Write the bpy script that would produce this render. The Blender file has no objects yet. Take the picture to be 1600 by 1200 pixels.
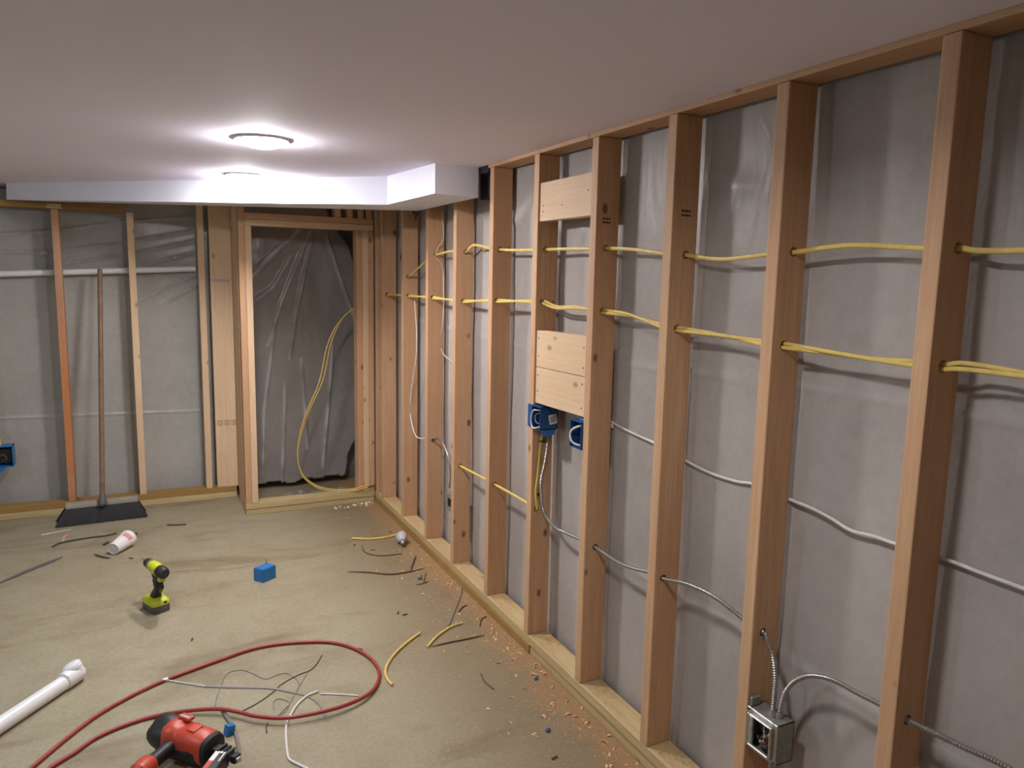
import bpy, bmesh, math, random
from mathutils import Vector, Matrix, noise
random.seed(7)
S = bpy.context.scene
C = S.collection

# ------------------------------------------------------------------ camera, world, lamps, exposure
FPX, YAW, PITCH, ROLL = 1182.06, math.radians(25.9866), math.radians(-8.0278), math.radians(1.1801)
CAM = Vector((-1.3385, 0.0, 1.503))
fwd = Vector((math.sin(YAW)*math.cos(PITCH), math.cos(YAW)*math.cos(PITCH), math.sin(PITCH)))
r0 = Vector((math.cos(YAW), -math.sin(YAW), 0)); u0 = r0.cross(fwd)
RT = r0*math.cos(ROLL) + u0*math.sin(ROLL); UP = -r0*math.sin(ROLL) + u0*math.cos(ROLL)
cam = bpy.data.cameras.new('camera'); camo = bpy.data.objects.new('camera', cam); C.objects.link(camo)
cam.sensor_fit = 'HORIZONTAL'; cam.sensor_width = 36; cam.lens = 36*FPX/1600; cam.clip_start = 0.02
m3 = Matrix((RT, UP, -fwd)).transposed()
camo.matrix_world = Matrix.Translation(CAM) @ m3.to_4x4()
S.camera = camo

w = bpy.data.worlds.new('world'); S.world = w; w.use_nodes = True
w.node_tree.nodes['Background'].inputs[0].default_value = (0.5, 0.55, 0.65, 1)
w.node_tree.nodes['Background'].inputs[1].default_value = 0.02
S.view_settings.view_transform = 'Standard'; S.view_settings.look = 'None'
S.view_settings.exposure = 2.5; S.view_settings.gamma = 1.0; S.view_settings.use_curve_mapping = False
S.cycles.use_denoising = True
S.cycles.max_bounces = 8; S.cycles.diffuse_bounces = 5; S.cycles.transparent_max_bounces = 8
S.cycles.sample_clamp_indirect = 6.0

CEIL = 1.972
LAMP_POWER = 62.0          # radiance of the bulb faces
LAMP_COL = (1.0, 0.955, 0.975)
LAMPS = [(-0.935, 2.90), (-0.865, 4.00), (-0.863, 1.12), (-2.95, 2.30)]

# the viewing ray of a spot in the survey sheet, met with a real plane of the room
def ray(x, y): return fwd + RT*((x-800)/FPX) - UP*((y-600)/FPX)
def at(x, y, ax, val):
    d = ray(x, y); return CAM + d*((val-CAM[ax])/d[ax])
def AX(x, y, v=0.045): return at(x, y, 0, v)
def AY(x, y, v): return at(x, y, 1, v)
def AZ(x, y, v=0.0): return at(x, y, 2, v)

# ------------------------------------------------------------------ materials
def newmat(name):
    m = bpy.data.materials.new(name); m.use_nodes = True
    nt = m.node_tree; return m, nt, nt.nodes['Principled BSDF']
def N(nt, t, **kw):
    n = nt.nodes.new(t)
    for k, v in kw.items():
        if k in n.inputs.keys() if hasattr(n.inputs, 'keys') else False: n.inputs[k].default_value = v
        else: setattr(n, k, v)
    return n
def L(nt, a, b): nt.links.new(a, b)
def ramp(nt, fac, stops):
    r = nt.nodes.new('ShaderNodeValToRGB'); L(nt, fac, r.inputs[0])
    e = r.color_ramp.elements
    while len(e) < len(stops): e.new(0.5)
    for i, (p, c) in enumerate(stops): e[i].position = p; e[i].color = (*c, 1) if len(c) == 3 else c
    return r.outputs[0]
def mix(nt, fac, a, b, mode='MIX'):
    n = nt.nodes.new('ShaderNodeMix'); n.data_type = 'RGBA'; n.blend_type = mode
    for idx, v in ((0, fac), (6, a), (7, b)):
        if hasattr(v, 'is_output'): L(nt, v, n.inputs[idx])
        elif idx == 0: n.inputs[0].default_value = v
        else: n.inputs[idx].default_value = (*v, 1)
    return n.outputs[2]
def objco(nt, scale, rnd=True):
    tc = nt.nodes.new('ShaderNodeTexCoord'); mp = nt.nodes.new('ShaderNodeMapping'); mp.inputs['Scale'].default_value = scale
    src = tc.outputs['Object']
    if rnd:
        oi = nt.nodes.new('ShaderNodeObjectInfo'); ml = nt.nodes.new('ShaderNodeMath'); ml.operation = 'MULTIPLY'; ml.inputs[1].default_value = 37.0
        L(nt, oi.outputs['Random'], ml.inputs[0])
        va = nt.nodes.new('ShaderNodeVectorMath'); va.operation = 'ADD'; L(nt, src, va.inputs[0]); L(nt, ml.outputs[0], va.inputs[1]); src = va.outputs[0]
    L(nt, src, mp.inputs['Vector']); return mp.outputs[0]
def noise_t(nt, vec, scale, detail=4, rough=0.55, dist=0):
    n = nt.nodes.new('ShaderNodeTexNoise'); L(nt, vec, n.inputs['Vector'])
    n.inputs['Scale'].default_value = scale; n.inputs['Detail'].default_value = detail; n.inputs['Roughness'].default_value = rough; n.inputs['Distortion'].default_value = dist
    return n.outputs['Fac']
def bump(nt, b, h, strength=0.2, dist=0.002):
    n = nt.nodes.new('ShaderNodeBump'); n.inputs['Strength'].default_value = strength; n.inputs['Distance'].default_value = dist
    L(nt, h, n.inputs['Height']); L(nt, n.outputs[0], b.inputs['Normal'])

def plain(name, col, rough=0.5, metal=0.0, vary=0.12, scale=40, bmp=0.0):
    m, nt, b = newmat(name)
    v = objco(nt, (1, 1, 1)); n = noise_t(nt, v, scale)
    c = ramp(nt, n, [(0.25, tuple(x*(1-vary) for x in col)), (0.75, tuple(min(1, x*(1+vary)) for x in col))])
    L(nt, c, b.inputs['Base Color']); b.inputs['Roughness'].default_value = rough; b.inputs['Metallic'].default_value = metal
    if bmp: bump(nt, b, n, bmp)
    return m

def wood(name, axis, lo, hi, knot=(0.13, 0.055, 0.028), knots=1.0, stain=None):
    m, nt, b = newmat(name)
    g = [1.0, 1.0, 1.0]; g[axis] = 0.035
    v = objco(nt, tuple(g))
    n1 = noise_t(nt, v, 55, 5, 0.6, 0.6)
    n2 = noise_t(nt, v, 260, 3, 0.6)
    g2 = [1.0, 1.0, 1.0]; g2[axis] = 0.35
    v2 = objco(nt, tuple(g2)); n3 = noise_t(nt, v2, 5, 3)
    c = ramp(nt, n1, [(0.3, lo), (0.7, hi)])
    c = mix(nt, 0.22, c, ramp(nt, n2, [(0.35, tuple(x*0.55 for x in lo)), (0.65, hi)]))
    c = mix(nt, ramp(nt, n3, [(0.35, (0, 0, 0)), (0.75, (0.55, 0.55, 0.55))]), c, tuple(x*y for x, y in zip(lo, (0.86, 0.72, 0.68))))
    oi = nt.nodes.new('ShaderNodeObjectInfo')
    c = mix(nt, ramp(nt, oi.outputs['Random'], [(0, (0, 0, 0)), (1, (0.4, 0.4, 0.4))]), c, tuple(x*y for x, y in zip(lo, (0.9, 0.85, 0.85))))
    gk = [12.0, 12.0, 12.0]; gk[axis] = 7.0
    vk = objco(nt, tuple(gk)); vo = nt.nodes.new('ShaderNodeTexVoronoi'); vo.inputs['Scale'].default_value = 1.0; L(nt, vk, vo.inputs['Vector'])
    sep = nt.nodes.new('ShaderNodeSeparateColor'); L(nt, vo.outputs['Color'], sep.inputs[0])
    k = ramp(nt, vo.outputs['Distance'], [(0.09, (1, 1, 1)), (0.15, (0, 0, 0))])
    sel = ramp(nt, sep.outputs[0], [(0.40, (0, 0, 0)), (0.44, (1, 1, 1))])
    km = nt.nodes.new('ShaderNodeMath'); km.operation = 'MULTIPLY'; L(nt, k, km.inputs[0]); L(nt, sel, km.inputs[1])
    km2 = nt.nodes.new('ShaderNodeMath'); km2.operation = 'MULTIPLY'; L(nt, km.outputs[0], km2.inputs[0]); km2.inputs[1].default_value = 0.85*knots
    c = mix(nt, km2.outputs[0], c, knot)
    if stain:
        vs = objco(nt, (1, 1, 1), False); sx = nt.nodes.new('ShaderNodeSeparateXYZ'); L(nt, vs, sx.inputs[0])
        ns = noise_t(nt, vs, 9, 3)
        ad = nt.nodes.new('ShaderNodeMath'); ad.operation = 'MULTIPLY_ADD'; L(nt, ns, ad.inputs[0]); ad.inputs[1].default_value = 0.7; L(nt, sx.outputs[2], ad.inputs[2])
        f = ramp(nt, ad.outputs[0], [(0.30, (0, 0, 0)), (0.42, (0.85, 0.85, 0.85)), (0.8, (1, 1, 1))])
        mr = nt.nodes.new('ShaderNodeMapRange'); L(nt, ad.outputs[0], mr.inputs[0]); mr.inputs[1].default_value = 1.05; mr.inputs[2].default_value = 1.75; mr.inputs[3].default_value = 0.85; mr.inputs[4].default_value = 0
        mm = nt.nodes.new('ShaderNodeMath'); mm.operation = 'MULTIPLY'; L(nt, f, mm.inputs[0]); L(nt, mr.outputs[0], mm.inputs[1])
        c = mix(nt, mm.outputs[0], c, stain)
    L(nt, c, b.inputs['Base Color']); b.inputs['Roughness'].default_value = 0.62
    bump(nt, b, n1, 0.12, 0.001)
    return m

PINE_LO, PINE_HI = (0.54, 0.315, 0.165), (0.70, 0.455, 0.265)
M = {}
for i, a in enumerate('xyz'):
    M['pine_'+a] = wood('pine_'+a, i, PINE_LO, PINE_HI)
    M['pale_'+a] = wood('pale_pine_'+a, i, (0.70, 0.50, 0.30), (0.82, 0.63, 0.41), knots=0.6)
    M['treated_'+a] = wood('treated_lumber_'+a, i, (0.46, 0.35, 0.16), (0.64, 0.51, 0.27), knots=0.5)
    M['treatdark_'+a] = wood('dark_treated_lumber_'+a, i, (0.28, 0.16, 0.045), (0.46, 0.28, 0.08), knots=0.5)
M['orange_z'] = wood('orange_stained_pine', 2, (0.50, 0.27, 0.15), (0.66, 0.40, 0.24), stain=(0.52, 0.19, 0.055))

def concrete_floor():
    m, nt, b = newmat('concrete_floor')
    v = objco(nt, (1, 1, 1), False)
    a = noise_t(nt, v, 1.3, 7, 0.62, 0.5); c_ = noise_t(nt, v, 6, 7, 0.7, 0.3); d = noise_t(nt, v, 60, 5, 0.75)
    c = ramp(nt, a, [(0.32, (0.215, 0.172, 0.098)), (0.5, (0.305, 0.262, 0.166)), (0.68, (0.345, 0.315, 0.214))])
    c = mix(nt, 0.5, c, ramp(nt, c_, [(0.3, (0.19, 0.145, 0.077)), (0.5, (0.30, 0.262, 0.168)), (0.7, (0.36, 0.33, 0.228))]))
    c = mix(nt, 0.34, c, ramp(nt, d, [(0.3, (0.15, 0.115, 0.064)), (0.7, (0.40, 0.36, 0.246))]))
    # brown dust smears
    v2 = objco(nt, (0.8, 2.2, 1), False); s = noise_t(nt, v2, 1.5, 6, 0.66, 0.7)
    c = mix(nt, ramp(nt, s, [(0.53, (0, 0, 0)), (0.66, (0.6, 0.6, 0.546))]), c, (0.155, 0.105, 0.047))
    # fine brown dirt, then a sawdust drift, along the sole plate
    sx = nt.nodes.new('ShaderNodeSeparateXYZ'); tc = nt.nodes.new('ShaderNodeTexCoord'); L(nt, tc.outputs['Object'], sx.inputs[0])
    def drift(width, amt, k):
        ad = nt.nodes.new('ShaderNodeMath'); ad.operation = 'MULTIPLY_ADD'; L(nt, c_, ad.inputs[0]); ad.inputs[1].default_value = k; L(nt, sx.outputs[0], ad.inputs[2])
        mr = nt.nodes.new('ShaderNodeMapRange'); L(nt, ad.outputs[0], mr.inputs[0]); mr.interpolation_type = 'SMOOTHSTEP'
        mr.inputs[1].default_value = k*0.5-width; mr.inputs[2].default_value = k*0.5-width*0.15; mr.inputs[3].default_value = 0; mr.inputs[4].default_value = amt
        return mr.outputs[0]
    c = mix(nt, drift(0.75, 0.75, 0.637), c, mix(nt, d, (0.125, 0.085, 0.041), (0.24, 0.175, 0.091)))
    c = mix(nt, drift(0.16, 0.7, 0.382), c, mix(nt, d, (0.22, 0.115, 0.046), (0.40, 0.235, 0.100)))
    L(nt, c, b.inputs['Base Color']); b.inputs['Roughness'].default_value = 0.72
    bump(nt, b, d, 0.2, 0.002); return m
M['floor'] = concrete_floor()
M['concrete'] = plain('concrete_wall', (0.30, 0.29, 0.28), 0.9, 0, 0.25, 5, 0.3)
M['concrete_pale'] = plain('pale_foundation_concrete', (0.50, 0.49, 0.45), 0.9, 0, 0.15, 4, 0.3)
def drywall(name, col):
    m, nt, b = newmat(name); v = objco(nt, (1, 1, 1), False)
    n = noise_t(nt, v, 1.1, 4); n2 = noise_t(nt, v, 220, 2)
    L(nt, ramp(nt, n, [(0.3, tuple(x*0.96 for x in col)), (0.7, col)]), b.inputs['Base Color']); b.inputs['Roughness'].default_value = 0.8
    bump(nt, b, n2, 0.06, 0.001); return m
M['ceil'] = drywall('ceiling_paint', (0.88, 0.84, 0.98))
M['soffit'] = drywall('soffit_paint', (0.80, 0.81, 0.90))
M['roomwall'] = drywall('room_paint', (0.86, 0.84, 0.84))

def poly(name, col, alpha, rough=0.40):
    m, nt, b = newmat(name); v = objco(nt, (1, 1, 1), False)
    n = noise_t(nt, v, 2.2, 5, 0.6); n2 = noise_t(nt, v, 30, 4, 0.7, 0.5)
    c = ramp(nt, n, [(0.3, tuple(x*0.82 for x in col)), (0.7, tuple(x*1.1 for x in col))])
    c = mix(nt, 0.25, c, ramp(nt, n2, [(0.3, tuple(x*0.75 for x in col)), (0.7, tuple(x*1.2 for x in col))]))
    at_ = nt.nodes.new('ShaderNodeAttribute'); at_.attribute_name = 'crease_glint'      # glints on the folds of the film, painted in as white
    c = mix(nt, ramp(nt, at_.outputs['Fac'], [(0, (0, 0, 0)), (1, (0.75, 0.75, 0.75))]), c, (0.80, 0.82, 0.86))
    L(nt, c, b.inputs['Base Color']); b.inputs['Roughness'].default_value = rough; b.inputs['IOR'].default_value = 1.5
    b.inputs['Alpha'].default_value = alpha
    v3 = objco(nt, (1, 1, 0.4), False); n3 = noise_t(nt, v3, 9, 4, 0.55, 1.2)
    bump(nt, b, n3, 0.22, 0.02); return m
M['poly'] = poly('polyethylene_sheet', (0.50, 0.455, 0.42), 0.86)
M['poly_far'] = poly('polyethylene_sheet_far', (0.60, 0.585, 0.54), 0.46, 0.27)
M['poly_shaded'] = poly('polyethylene_sheet_shaded', (0.35, 0.325, 0.30), 0.86, 0.27)  # same film, with the shade of the opening put into its colour

M['blue'] = plain('blue_plastic', (0.012, 0.075, 0.22), 0.4)
M['blue_bright'] = plain('bright_blue_plastic', (0.012, 0.16, 0.44), 0.4)
M['steel'] = plain('galvanized_steel', (0.50, 0.50, 0.47), 0.38, 0.85, 0.18, 60)
M['armor'] = plain('armored_conduit_metal', (0.44, 0.42, 0.39), 0.36, 0.9, 0.1)
M['shaded_steel'] = plain('shaded_galvanized_steel', (0.27, 0.27, 0.235), 0.5, 0.5, 0.2, 50)  # galvanized steel darkened to carry the shade inside the boxes
M['yellow'] = plain('yellow_cable_jacket', (0.68, 0.50, 0.13), 0.45)
M['white_wire'] = plain('white_cable_jacket', (0.70, 0.66, 0.62), 0.45)
M['grey_wire'] = plain('grey_cable_jacket', (0.22, 0.205, 0.18), 0.5)
M['dark_wire'] = plain('dark_wire', (0.06, 0.05, 0.045), 0.5)
M['copper'] = plain('bare_copper', (0.55, 0.25, 0.11), 0.35, 0.9)
M['hose'] = plain('red_rubber_hose', (0.30, 0.028, 0.022), 0.45)
M['black'] = plain('black_plastic', (0.018, 0.018, 0.018), 0.5, 0, 0.3)
M['rubber'] = plain('black_rubber', (0.012, 0.012, 0.013), 0.65, 0, 0.3)
M['pvc'] = plain('white_pvc', (0.78, 0.77, 0.76), 0.28, 0, 0.03)
M['paper'] = plain('paper_cup_white', (0.78, 0.74, 0.72), 0.6, 0, 0.04)
M['redprint'] = plain('red_print', (0.62, 0.30, 0.26), 0.6)
M['lime'] = plain('lime_plastic', (0.52, 0.56, 0.028), 0.38, 0, 0.06)
M['greypl'] = plain('grey_plastic', (0.11, 0.10, 0.105), 0.5)
M['red'] = plain('red_tool_plastic', (0.50, 0.060, 0.026), 0.4, 0, 0.08)
M['redlabel'] = plain('red_label', (0.5, 0.03, 0.03), 0.4)
M['whitelabel'] = plain('white_label', (0.8, 0.78, 0.74), 0.5, 0, 0.04)
M['greylabel'] = plain('grey_label_print', (0.36, 0.34, 0.33), 0.6)
M['handle'] = plain('weathered_wood_handle', (0.22, 0.135, 0.075), 0.6, 0, 0.25, 25)
M['bristle'] = plain('black_bristles', (0.016, 0.015, 0.015), 0.7, 0, 0.4, 90)
M['broomblock'] = plain('grey_broom_block', (0.32, 0.29, 0.25), 0.6)
M['bark'] = plain('brown_splinter', (0.13, 0.065, 0.03), 0.8, 0, 0.3)
M['shaving'] = plain('wood_shaving', (0.60, 0.35, 0.165), 0.7, 0, 0.4, 30)
M['dark_fill'] = plain('dark_navy_fill', (0.012, 0.014, 0.03), 0.8)
M['ink'] = plain('lumber_stamp_ink', (0.05, 0.03, 0.035), 0.8)
M['bulbglass'] = plain('frosted_bulb_glass', (0.55, 0.53, 0.56), 0.15, 0.2, 0.05)
M['clear'] = plain('clear_plastic_strip', (0.62, 0.60, 0.56), 0.2, 0, 0.1)
M['trim'] = plain('lamp_trim', (0.8, 0.79, 0.77), 0.4, 0, 0.02)
def lampmat(name, power, col):
    m, nt, b = newmat(name)
    b.inputs['Base Color'].default_value = (0.9, 0.9, 0.88, 1)
    b.inputs['Emission Color'].default_value = (*col, 1); b.inputs['Emission Strength'].default_value = power
    return m
M['lamp'] = lampmat('lit_lamp_face', LAMP_POWER, LAMP_COL)
M['lamp_near'] = lampmat('lit_sunk_lamp_face', LAMP_POWER*0.62, LAMP_COL)
M['lamp_cool'] = lampmat('lit_daylight_lamp_face', LAMP_POWER*0.8, (0.60, 0.82, 1.0))

# ------------------------------------------------------------------ mesh builder
class B:
    def __init__(s): s.v = []; s.f = []; s.sm = []
    def add(s, vs, fs, smooth=False):
        o = len(s.v); s.v += [Vector(x) for x in vs]; s.f += [tuple(i+o for i in f) for f in fs]; s.sm += [smooth]*len(fs); return s
    def box(s, x0, x1, y0, y1, z0, z1, bev=0.0, seg=1, mat=None):
        bm = bmesh.new()
        bmesh.ops.create_cube(bm, size=1)
        for v in bm.verts: v.co = Vector(((x0+x1)/2+v.co.x*(x1-x0), (y0+y1)/2+v.co.y*(y1-y0), (z0+z1)/2+v.co.z*(z1-z0)))
        if bev: bmesh.ops.bevel(bm, geom=bm.edges[:], offset=bev, segments=seg, affect='EDGES', profile=0.6)
        bm.verts.index_update()
        vs = [(mat @ v.co) if mat else v.co.copy() for v in bm.verts]; fs = [[v.index for v in f.verts] for f in bm.faces]; bm.free()
        return s.add(vs, fs, False)
    def prism(s, poly, n, d):   # poly: 3d loop, extruded by vector d
        k = len(poly); d = Vector(d)
        vs = [Vector(p) for p in poly] + [Vector(p)+d for p in poly]
        fs = [list(range(k))[::-1], list(range(k, 2*k))] + [[i, (i+1) % k, k+(i+1) % k, k+i] for i in range(k)]
        return s.add(vs, fs)
    def tube(s, pts, r, seg=8, cap=True, ell=1.0, radii=None, up=None):
        pts = [Vector(p) for p in pts]; n = len(pts)
        t = [(pts[min(i+1, n-1)]-pts[max(i-1, 0)]).normalized() for i in range(n)]
        a = Vector(up) if up else (Vector((0, 0, 1)) if abs(t[0].z) < 0.9 else Vector((1, 0, 0)))
        u = (a - t[0]*a.dot(t[0])).normalized(); vs = []
        for i in range(n):
            if up: u = Vector(up)
            u = (u - t[i]*u.dot(t[i])).normalized(); w_ = t[i].cross(u)
            rr = radii[i] if radii else r
            for k in range(seg):
                an = 2*math.pi*k/seg; vs.append(pts[i] + u*(math.cos(an)*rr*ell) + w_*(math.sin(an)*rr))
        fs = [[i*seg+k, i*seg+(k+1) % seg, (i+1)*seg+(k+1) % seg, (i+1)*seg+k] for i in range(n-1) for k in range(seg)]
        if cap: fs += [list(range(seg))[::-1], [(n-1)*seg+k for k in range(seg)]]
        return s.add(vs, fs, True)
    def cyl(s, p0, p1, r, r1=None, seg=20):
        p0, p1 = Vector(p0), Vector(p1); r1 = r if r1 is None else r1
        return s.tube([p0, p1], r, seg, radii=[r, r1])
    def lathe(s, prof, mat, seg=24, cap=True):     # prof: (axial, radius) along local +X of mat
        vs = []
        for a, r in prof:
            for k in range(seg):
                an = 2*math.pi*k/seg; vs.append(mat @ Vector((a, r*math.cos(an), r*math.sin(an))))
        n = len(prof)
        fs = [[i*seg+k, (i+1)*seg+k, (i+1)*seg+(k+1) % seg, i*seg+(k+1) % seg] for i in range(n-1) for k in range(seg)]
        if cap: fs += [list(range(seg)), [(n-1)*seg+k for k in range(seg)][::-1]]
        return s.add(vs, fs, True)
    def build(s, name, mat, parent=None, origin=None):
        if origin is None:
            xs = [v.x for v in s.v]; ys = [v.y for v in s.v]; zs = [v.z for v in s.v]
            origin = ((min(xs)+max(xs))/2, (min(ys)+max(ys))/2, min(zs))
        o3 = Vector(origin)
        me = bpy.data.meshes.new(name); me.from_pydata([v-o3 for v in s.v], [], s.f)
        bm = bmesh.new(); bm.from_mesh(me); bmesh.ops.recalc_face_normals(bm, faces=bm.faces); bm.to_mesh(me); bm.free()
        for i, p in enumerate(me.polygons): p.use_smooth = s.sm[i]
        me.update()
        if any(s.sm):
            try: me.set_sharp_from_angle(angle=math.radians(40))
            except Exception: pass
        o = bpy.data.objects.new(name, me); C.objects.link(o)
        if isinstance(mat, str): mat = M[mat]
        me.materials.append(mat)
        if parent:
            o.parent = parent; base = WP[parent.name]; o.location = o3-base
        else: o.location = o3
        WP[o.name] = o3
        return o
WP = {}
def thing(name, loc, label, cat, group=None):
    o = bpy.data.objects.new(name, None); C.objects.link(o); o.location = loc; WP[o.name] = Vector(loc)
    o.empty_display_size = 0.05
    return tag(o, label, cat, group)
def tag(o, label, cat, group=None, kind=None):
    o['label'] = label; o['category'] = cat
    if group: o['group'] = group
    if kind: o['kind'] = kind
    return o
def struct(o): o['kind'] = 'structure'; return o
def spline(pts, n=8):
    pts = [Vector(p) for p in pts]; out = []
    P = [2*pts[0]-pts[1]] + pts + [2*pts[-1]-pts[-2]]
    for i in range(1, len(P)-2):
        a, b, c, d = P[i-1:i+3]
        for k in range(n):
            t = k/n; out.append(0.5*((2*b)+(c-a)*t+(2*a-5*b+4*c-d)*t*t+(3*b-a-3*c+d)*t**3))
    out.append(pts[-1]); return out
def resample(pts, step):
    out = [pts[0]]; acc = 0
    for i in range(len(pts)-1):
        a, b = pts[i], pts[i+1]; l = (b-a).length
        if l < 1e-9: continue
        d = step-acc
        while d <= l: out.append(a+(b-a)*(d/l)); d += step
        acc = (acc+l) % step if l+acc >= step else acc+l
    return out
def armor(b, pts, r=0.0064, step=0.0030, seg=9):
    p = resample(spline(pts, 12), step); rad = [r if i % 2 else r*0.72 for i in range(len(p))]
    return b.tube(p, r, seg, radii=rad)
def frame_mat(loc, xdir, zdir=(0, 0, 1)):
    x = Vector(xdir).normalized(); z = Vector(zdir); z = (z-x*z.dot(x)).normalized(); y = z.cross(x)
    m = Matrix((x, y, z)).transposed().to_4x4(); m.translation = Vector(loc); return m

# ------------------------------------------------------------------ the setting
X0, Y0, Y1 = -4.6, -2.4, 5.52
struct(B().box(X0-0.1, 0.25, Y0-0.1, Y1+0.1, -0.12, 0).build('floor', 'floor', origin=(0, 0, 0)))
ceil_o = struct(B().box(X0-0.1, -0.001, Y0-0.1, Y1+0.1, CEIL, CEIL+0.02).build('ceiling', 'ceil', origin=(0, 0, CEIL)))
def cut(o, cb):
    c = cb.build('hole_cutter', 'black')
    md = o.modifiers.new('holes', 'BOOLEAN'); md.object = c; md.operation = 'DIFFERENCE'; md.solver = 'EXACT'
    bpy.context.view_layer.update()
    ev = o.evaluated_get(bpy.context.evaluated_depsgraph_get()); nm = bpy.data.meshes.new_from_object(ev)
    o.modifiers.clear(); old = o.data; nm.name = old.name+'_cut'; o.data = nm
    for p in nm.polygons: p.use_smooth = False
    bpy.data.meshes.remove(old); bpy.data.objects.remove(c)
cb_ = B()
for x, y in LAMPS:
    if y < 2: cb_.cyl((x, y, CEIL-0.05), (x, y, CEIL+0.07), 0.086, seg=40)      # sunk can
cut(ceil_o, cb_)
struct(B().box(0.155, 0.25, Y0-0.1, Y1+0.1, 0, CEIL+0.14).build('wall_right', 'concrete', origin=(0, 0, 0)))
struct(B().box(X0-0.1, 0.155, Y1, Y1+0.1, 0, CEIL+0.14).build('wall_far', 'concrete', origin=(0, 0, 0)))
struct(B().box(X0-0.1, -0.83, Y1-0.05, Y1, 0, 1.455).build('wall_far_lower', 'concrete_pale', origin=(0, 0, 0)))
struct(B().box(X0-0.1, -0.83, Y1-0.02, Y1, 1.456, CEIL+0.1).build('trim_2', 'dark_fill', origin=(0, 0, 0)))
struct(B().box(X0-0.1, X0, Y0-0.1, Y1, 0, CEIL).build('wall_left', 'roomwall', origin=(0, 0, 0)))
struct(B().box(X0, 0.155, Y0-0.1, Y0, 0, CEIL).build('wall_back', 'roomwall', origin=(0, 0, 0)))
struct(B().box(-0.001, 0.25, Y0-0.1, Y1+0.1, CEIL+0.12, CEIL+0.14).build('trim_1', 'dark_fill', origin=(0, 0, CEIL)))

# boxed-in soffit: runs slantwise below the ceiling, then turns along the stud wall
FL_t, FL_b = AY(10, 290, 5.22), AY(10, 312, 5.22)
FM_t = AZ(605, 275, CEIL); FM_b = Vector((FM_t.x, FM_t.y, 1.837))
R1_t = AZ(680, 255, CEIL); R1_b = Vector((R1_t.x, R1_t.y, 1.848))
R2_t = Vector((-0.003, 3.115, CEIL)); R2_b = Vector((-0.003, 3.115, 1.845))
BK_b = Vector((-0.003, 3.93, 1.843)); BL_b = Vector((-1.77, 5.22, 1.885))
low = [FL_b, FM_b, R1_b, R2_b, BK_b, BL_b]
top = [Vector((p.x, p.y, CEIL)) for p in low]; top[0] = Vector((FL_t.x, FL_t.y, CEIL))
fs = [[0, 1, 2, 3, 4, 5], [11, 10, 9, 8, 7, 6]] + [[i, (i+1) % 6, 6+(i+1) % 6, 6+i] for i in range(6)]
sf = B().add(low+top, fs).build('soffit', 'soffit')
struct(sf); sf['label'] = 'white painted drywall soffit box hanging below the ceiling'

# recessed lamps
def lamp(i, x, y):
    lab = ['lit round ceiling lamp in the middle of the ceiling', 'lit ceiling lamp right in front of the white soffit', 'lit ceiling lamp at the top edge of the picture'][i] if i < 3 else 'lit cool white ceiling lamp in the left half of the room'
    t = thing('ceiling_lamp', (x, y, CEIL), lab, 'lamp', 'recessed ceiling lamps')
    dn = frame_mat((x, y, CEIL), (0, 0, -1), (1, 0, 0))
    if y < 2:                                   # bulb sunk in its can
        B().lathe([(0.0, 0.100), (0.003, 0.101), (0.005, 0.096), (0.003, 0.086), (-0.001, 0.085), (-0.055, 0.085)], dn, 40, cap=False).build('trim_ring', 'black', t)
        B().lathe([(-0.052, 0.084), (-0.028, 0.080), (-0.024, 0.060), (-0.023, 0.004)], dn, 32).build('bulb', 'lamp_near', t)
    else:
        B().lathe([(0.0, 0.094), (0.006, 0.095), (0.008, 0.092), (0.006, 0.086), (0.0005, 0.081)], dn, 40, cap=False).build('trim_ring', 'trim', t)
        prof = [(0.001 + 0.033*math.sin(a), 0.079*math.cos(a)) for a in [k*math.pi/2/8 for k in range(8)]] + [(0.034, 0.004)]
        B().lathe(prof, dn, 32).build('bulb', 'lamp_cool' if x < -2 else 'lamp', t)
for i, (x, y) in enumerate(LAMPS): lamp(i, x, y)

# ------------------------------------------------------------------ stud wall along the right side
YS = [0.9371, 1.3419, 1.7449, 2.1463, 2.5527, 2.9596, 3.3775, 3.7682, 4.1896, 4.6065]   # near faces of the studs in view
UPH = {9: (.030, 1.495), 8: (.042, 1.611), 7: (.050, 1.617), 6: (.034, 1.618), 5: (.036, 1.609), 4: (.043, 1.604), 3: (.053, 1.575), 2: (.048, 1.575), 1: (.049, 1.574), 0: (.045, 1.572)}
MDH = {10: (.030, 1.382), 9: (.031, 1.386), 8: (.026, 1.389), 7: (.038, 1.384), 6: (.024, 1.402), 5: (.028, 1.412), 4: (.039, 1.396), 3: (.035, 1.366), 2: (.038, 1.354), 1: (.037, 1.350), 0: (.037, 1.345)}
LOH = {7: (.033, .577), 6: (.029, .592), 5: (.024, .600)}
ACH = {4: (.044, .577), 3: (.030, .618), 2: (.036, .627), 1: (.038, .619), 8: (.034, .626)}
WY0, WY1 = -1.4, 4.80
right = thing('stud_framing', (0.045, 2.0, 0), 'long pine stud framing down the right side of the room', 'framing')
def stud_holes(o, holes, yc):
    if not holes: return
    cb = B()
    for hx, hz, hr in holes: cb.cyl((hx, yc-0.06, hz), (hx, yc+0.06, hz), hr, seg=14)
    cut(o, cb)
ALLY = [(k+1, y) for k, y in enumerate(YS)] + [(0, 0.531), (-1, 0.125), (11, 4.738)]
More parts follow.
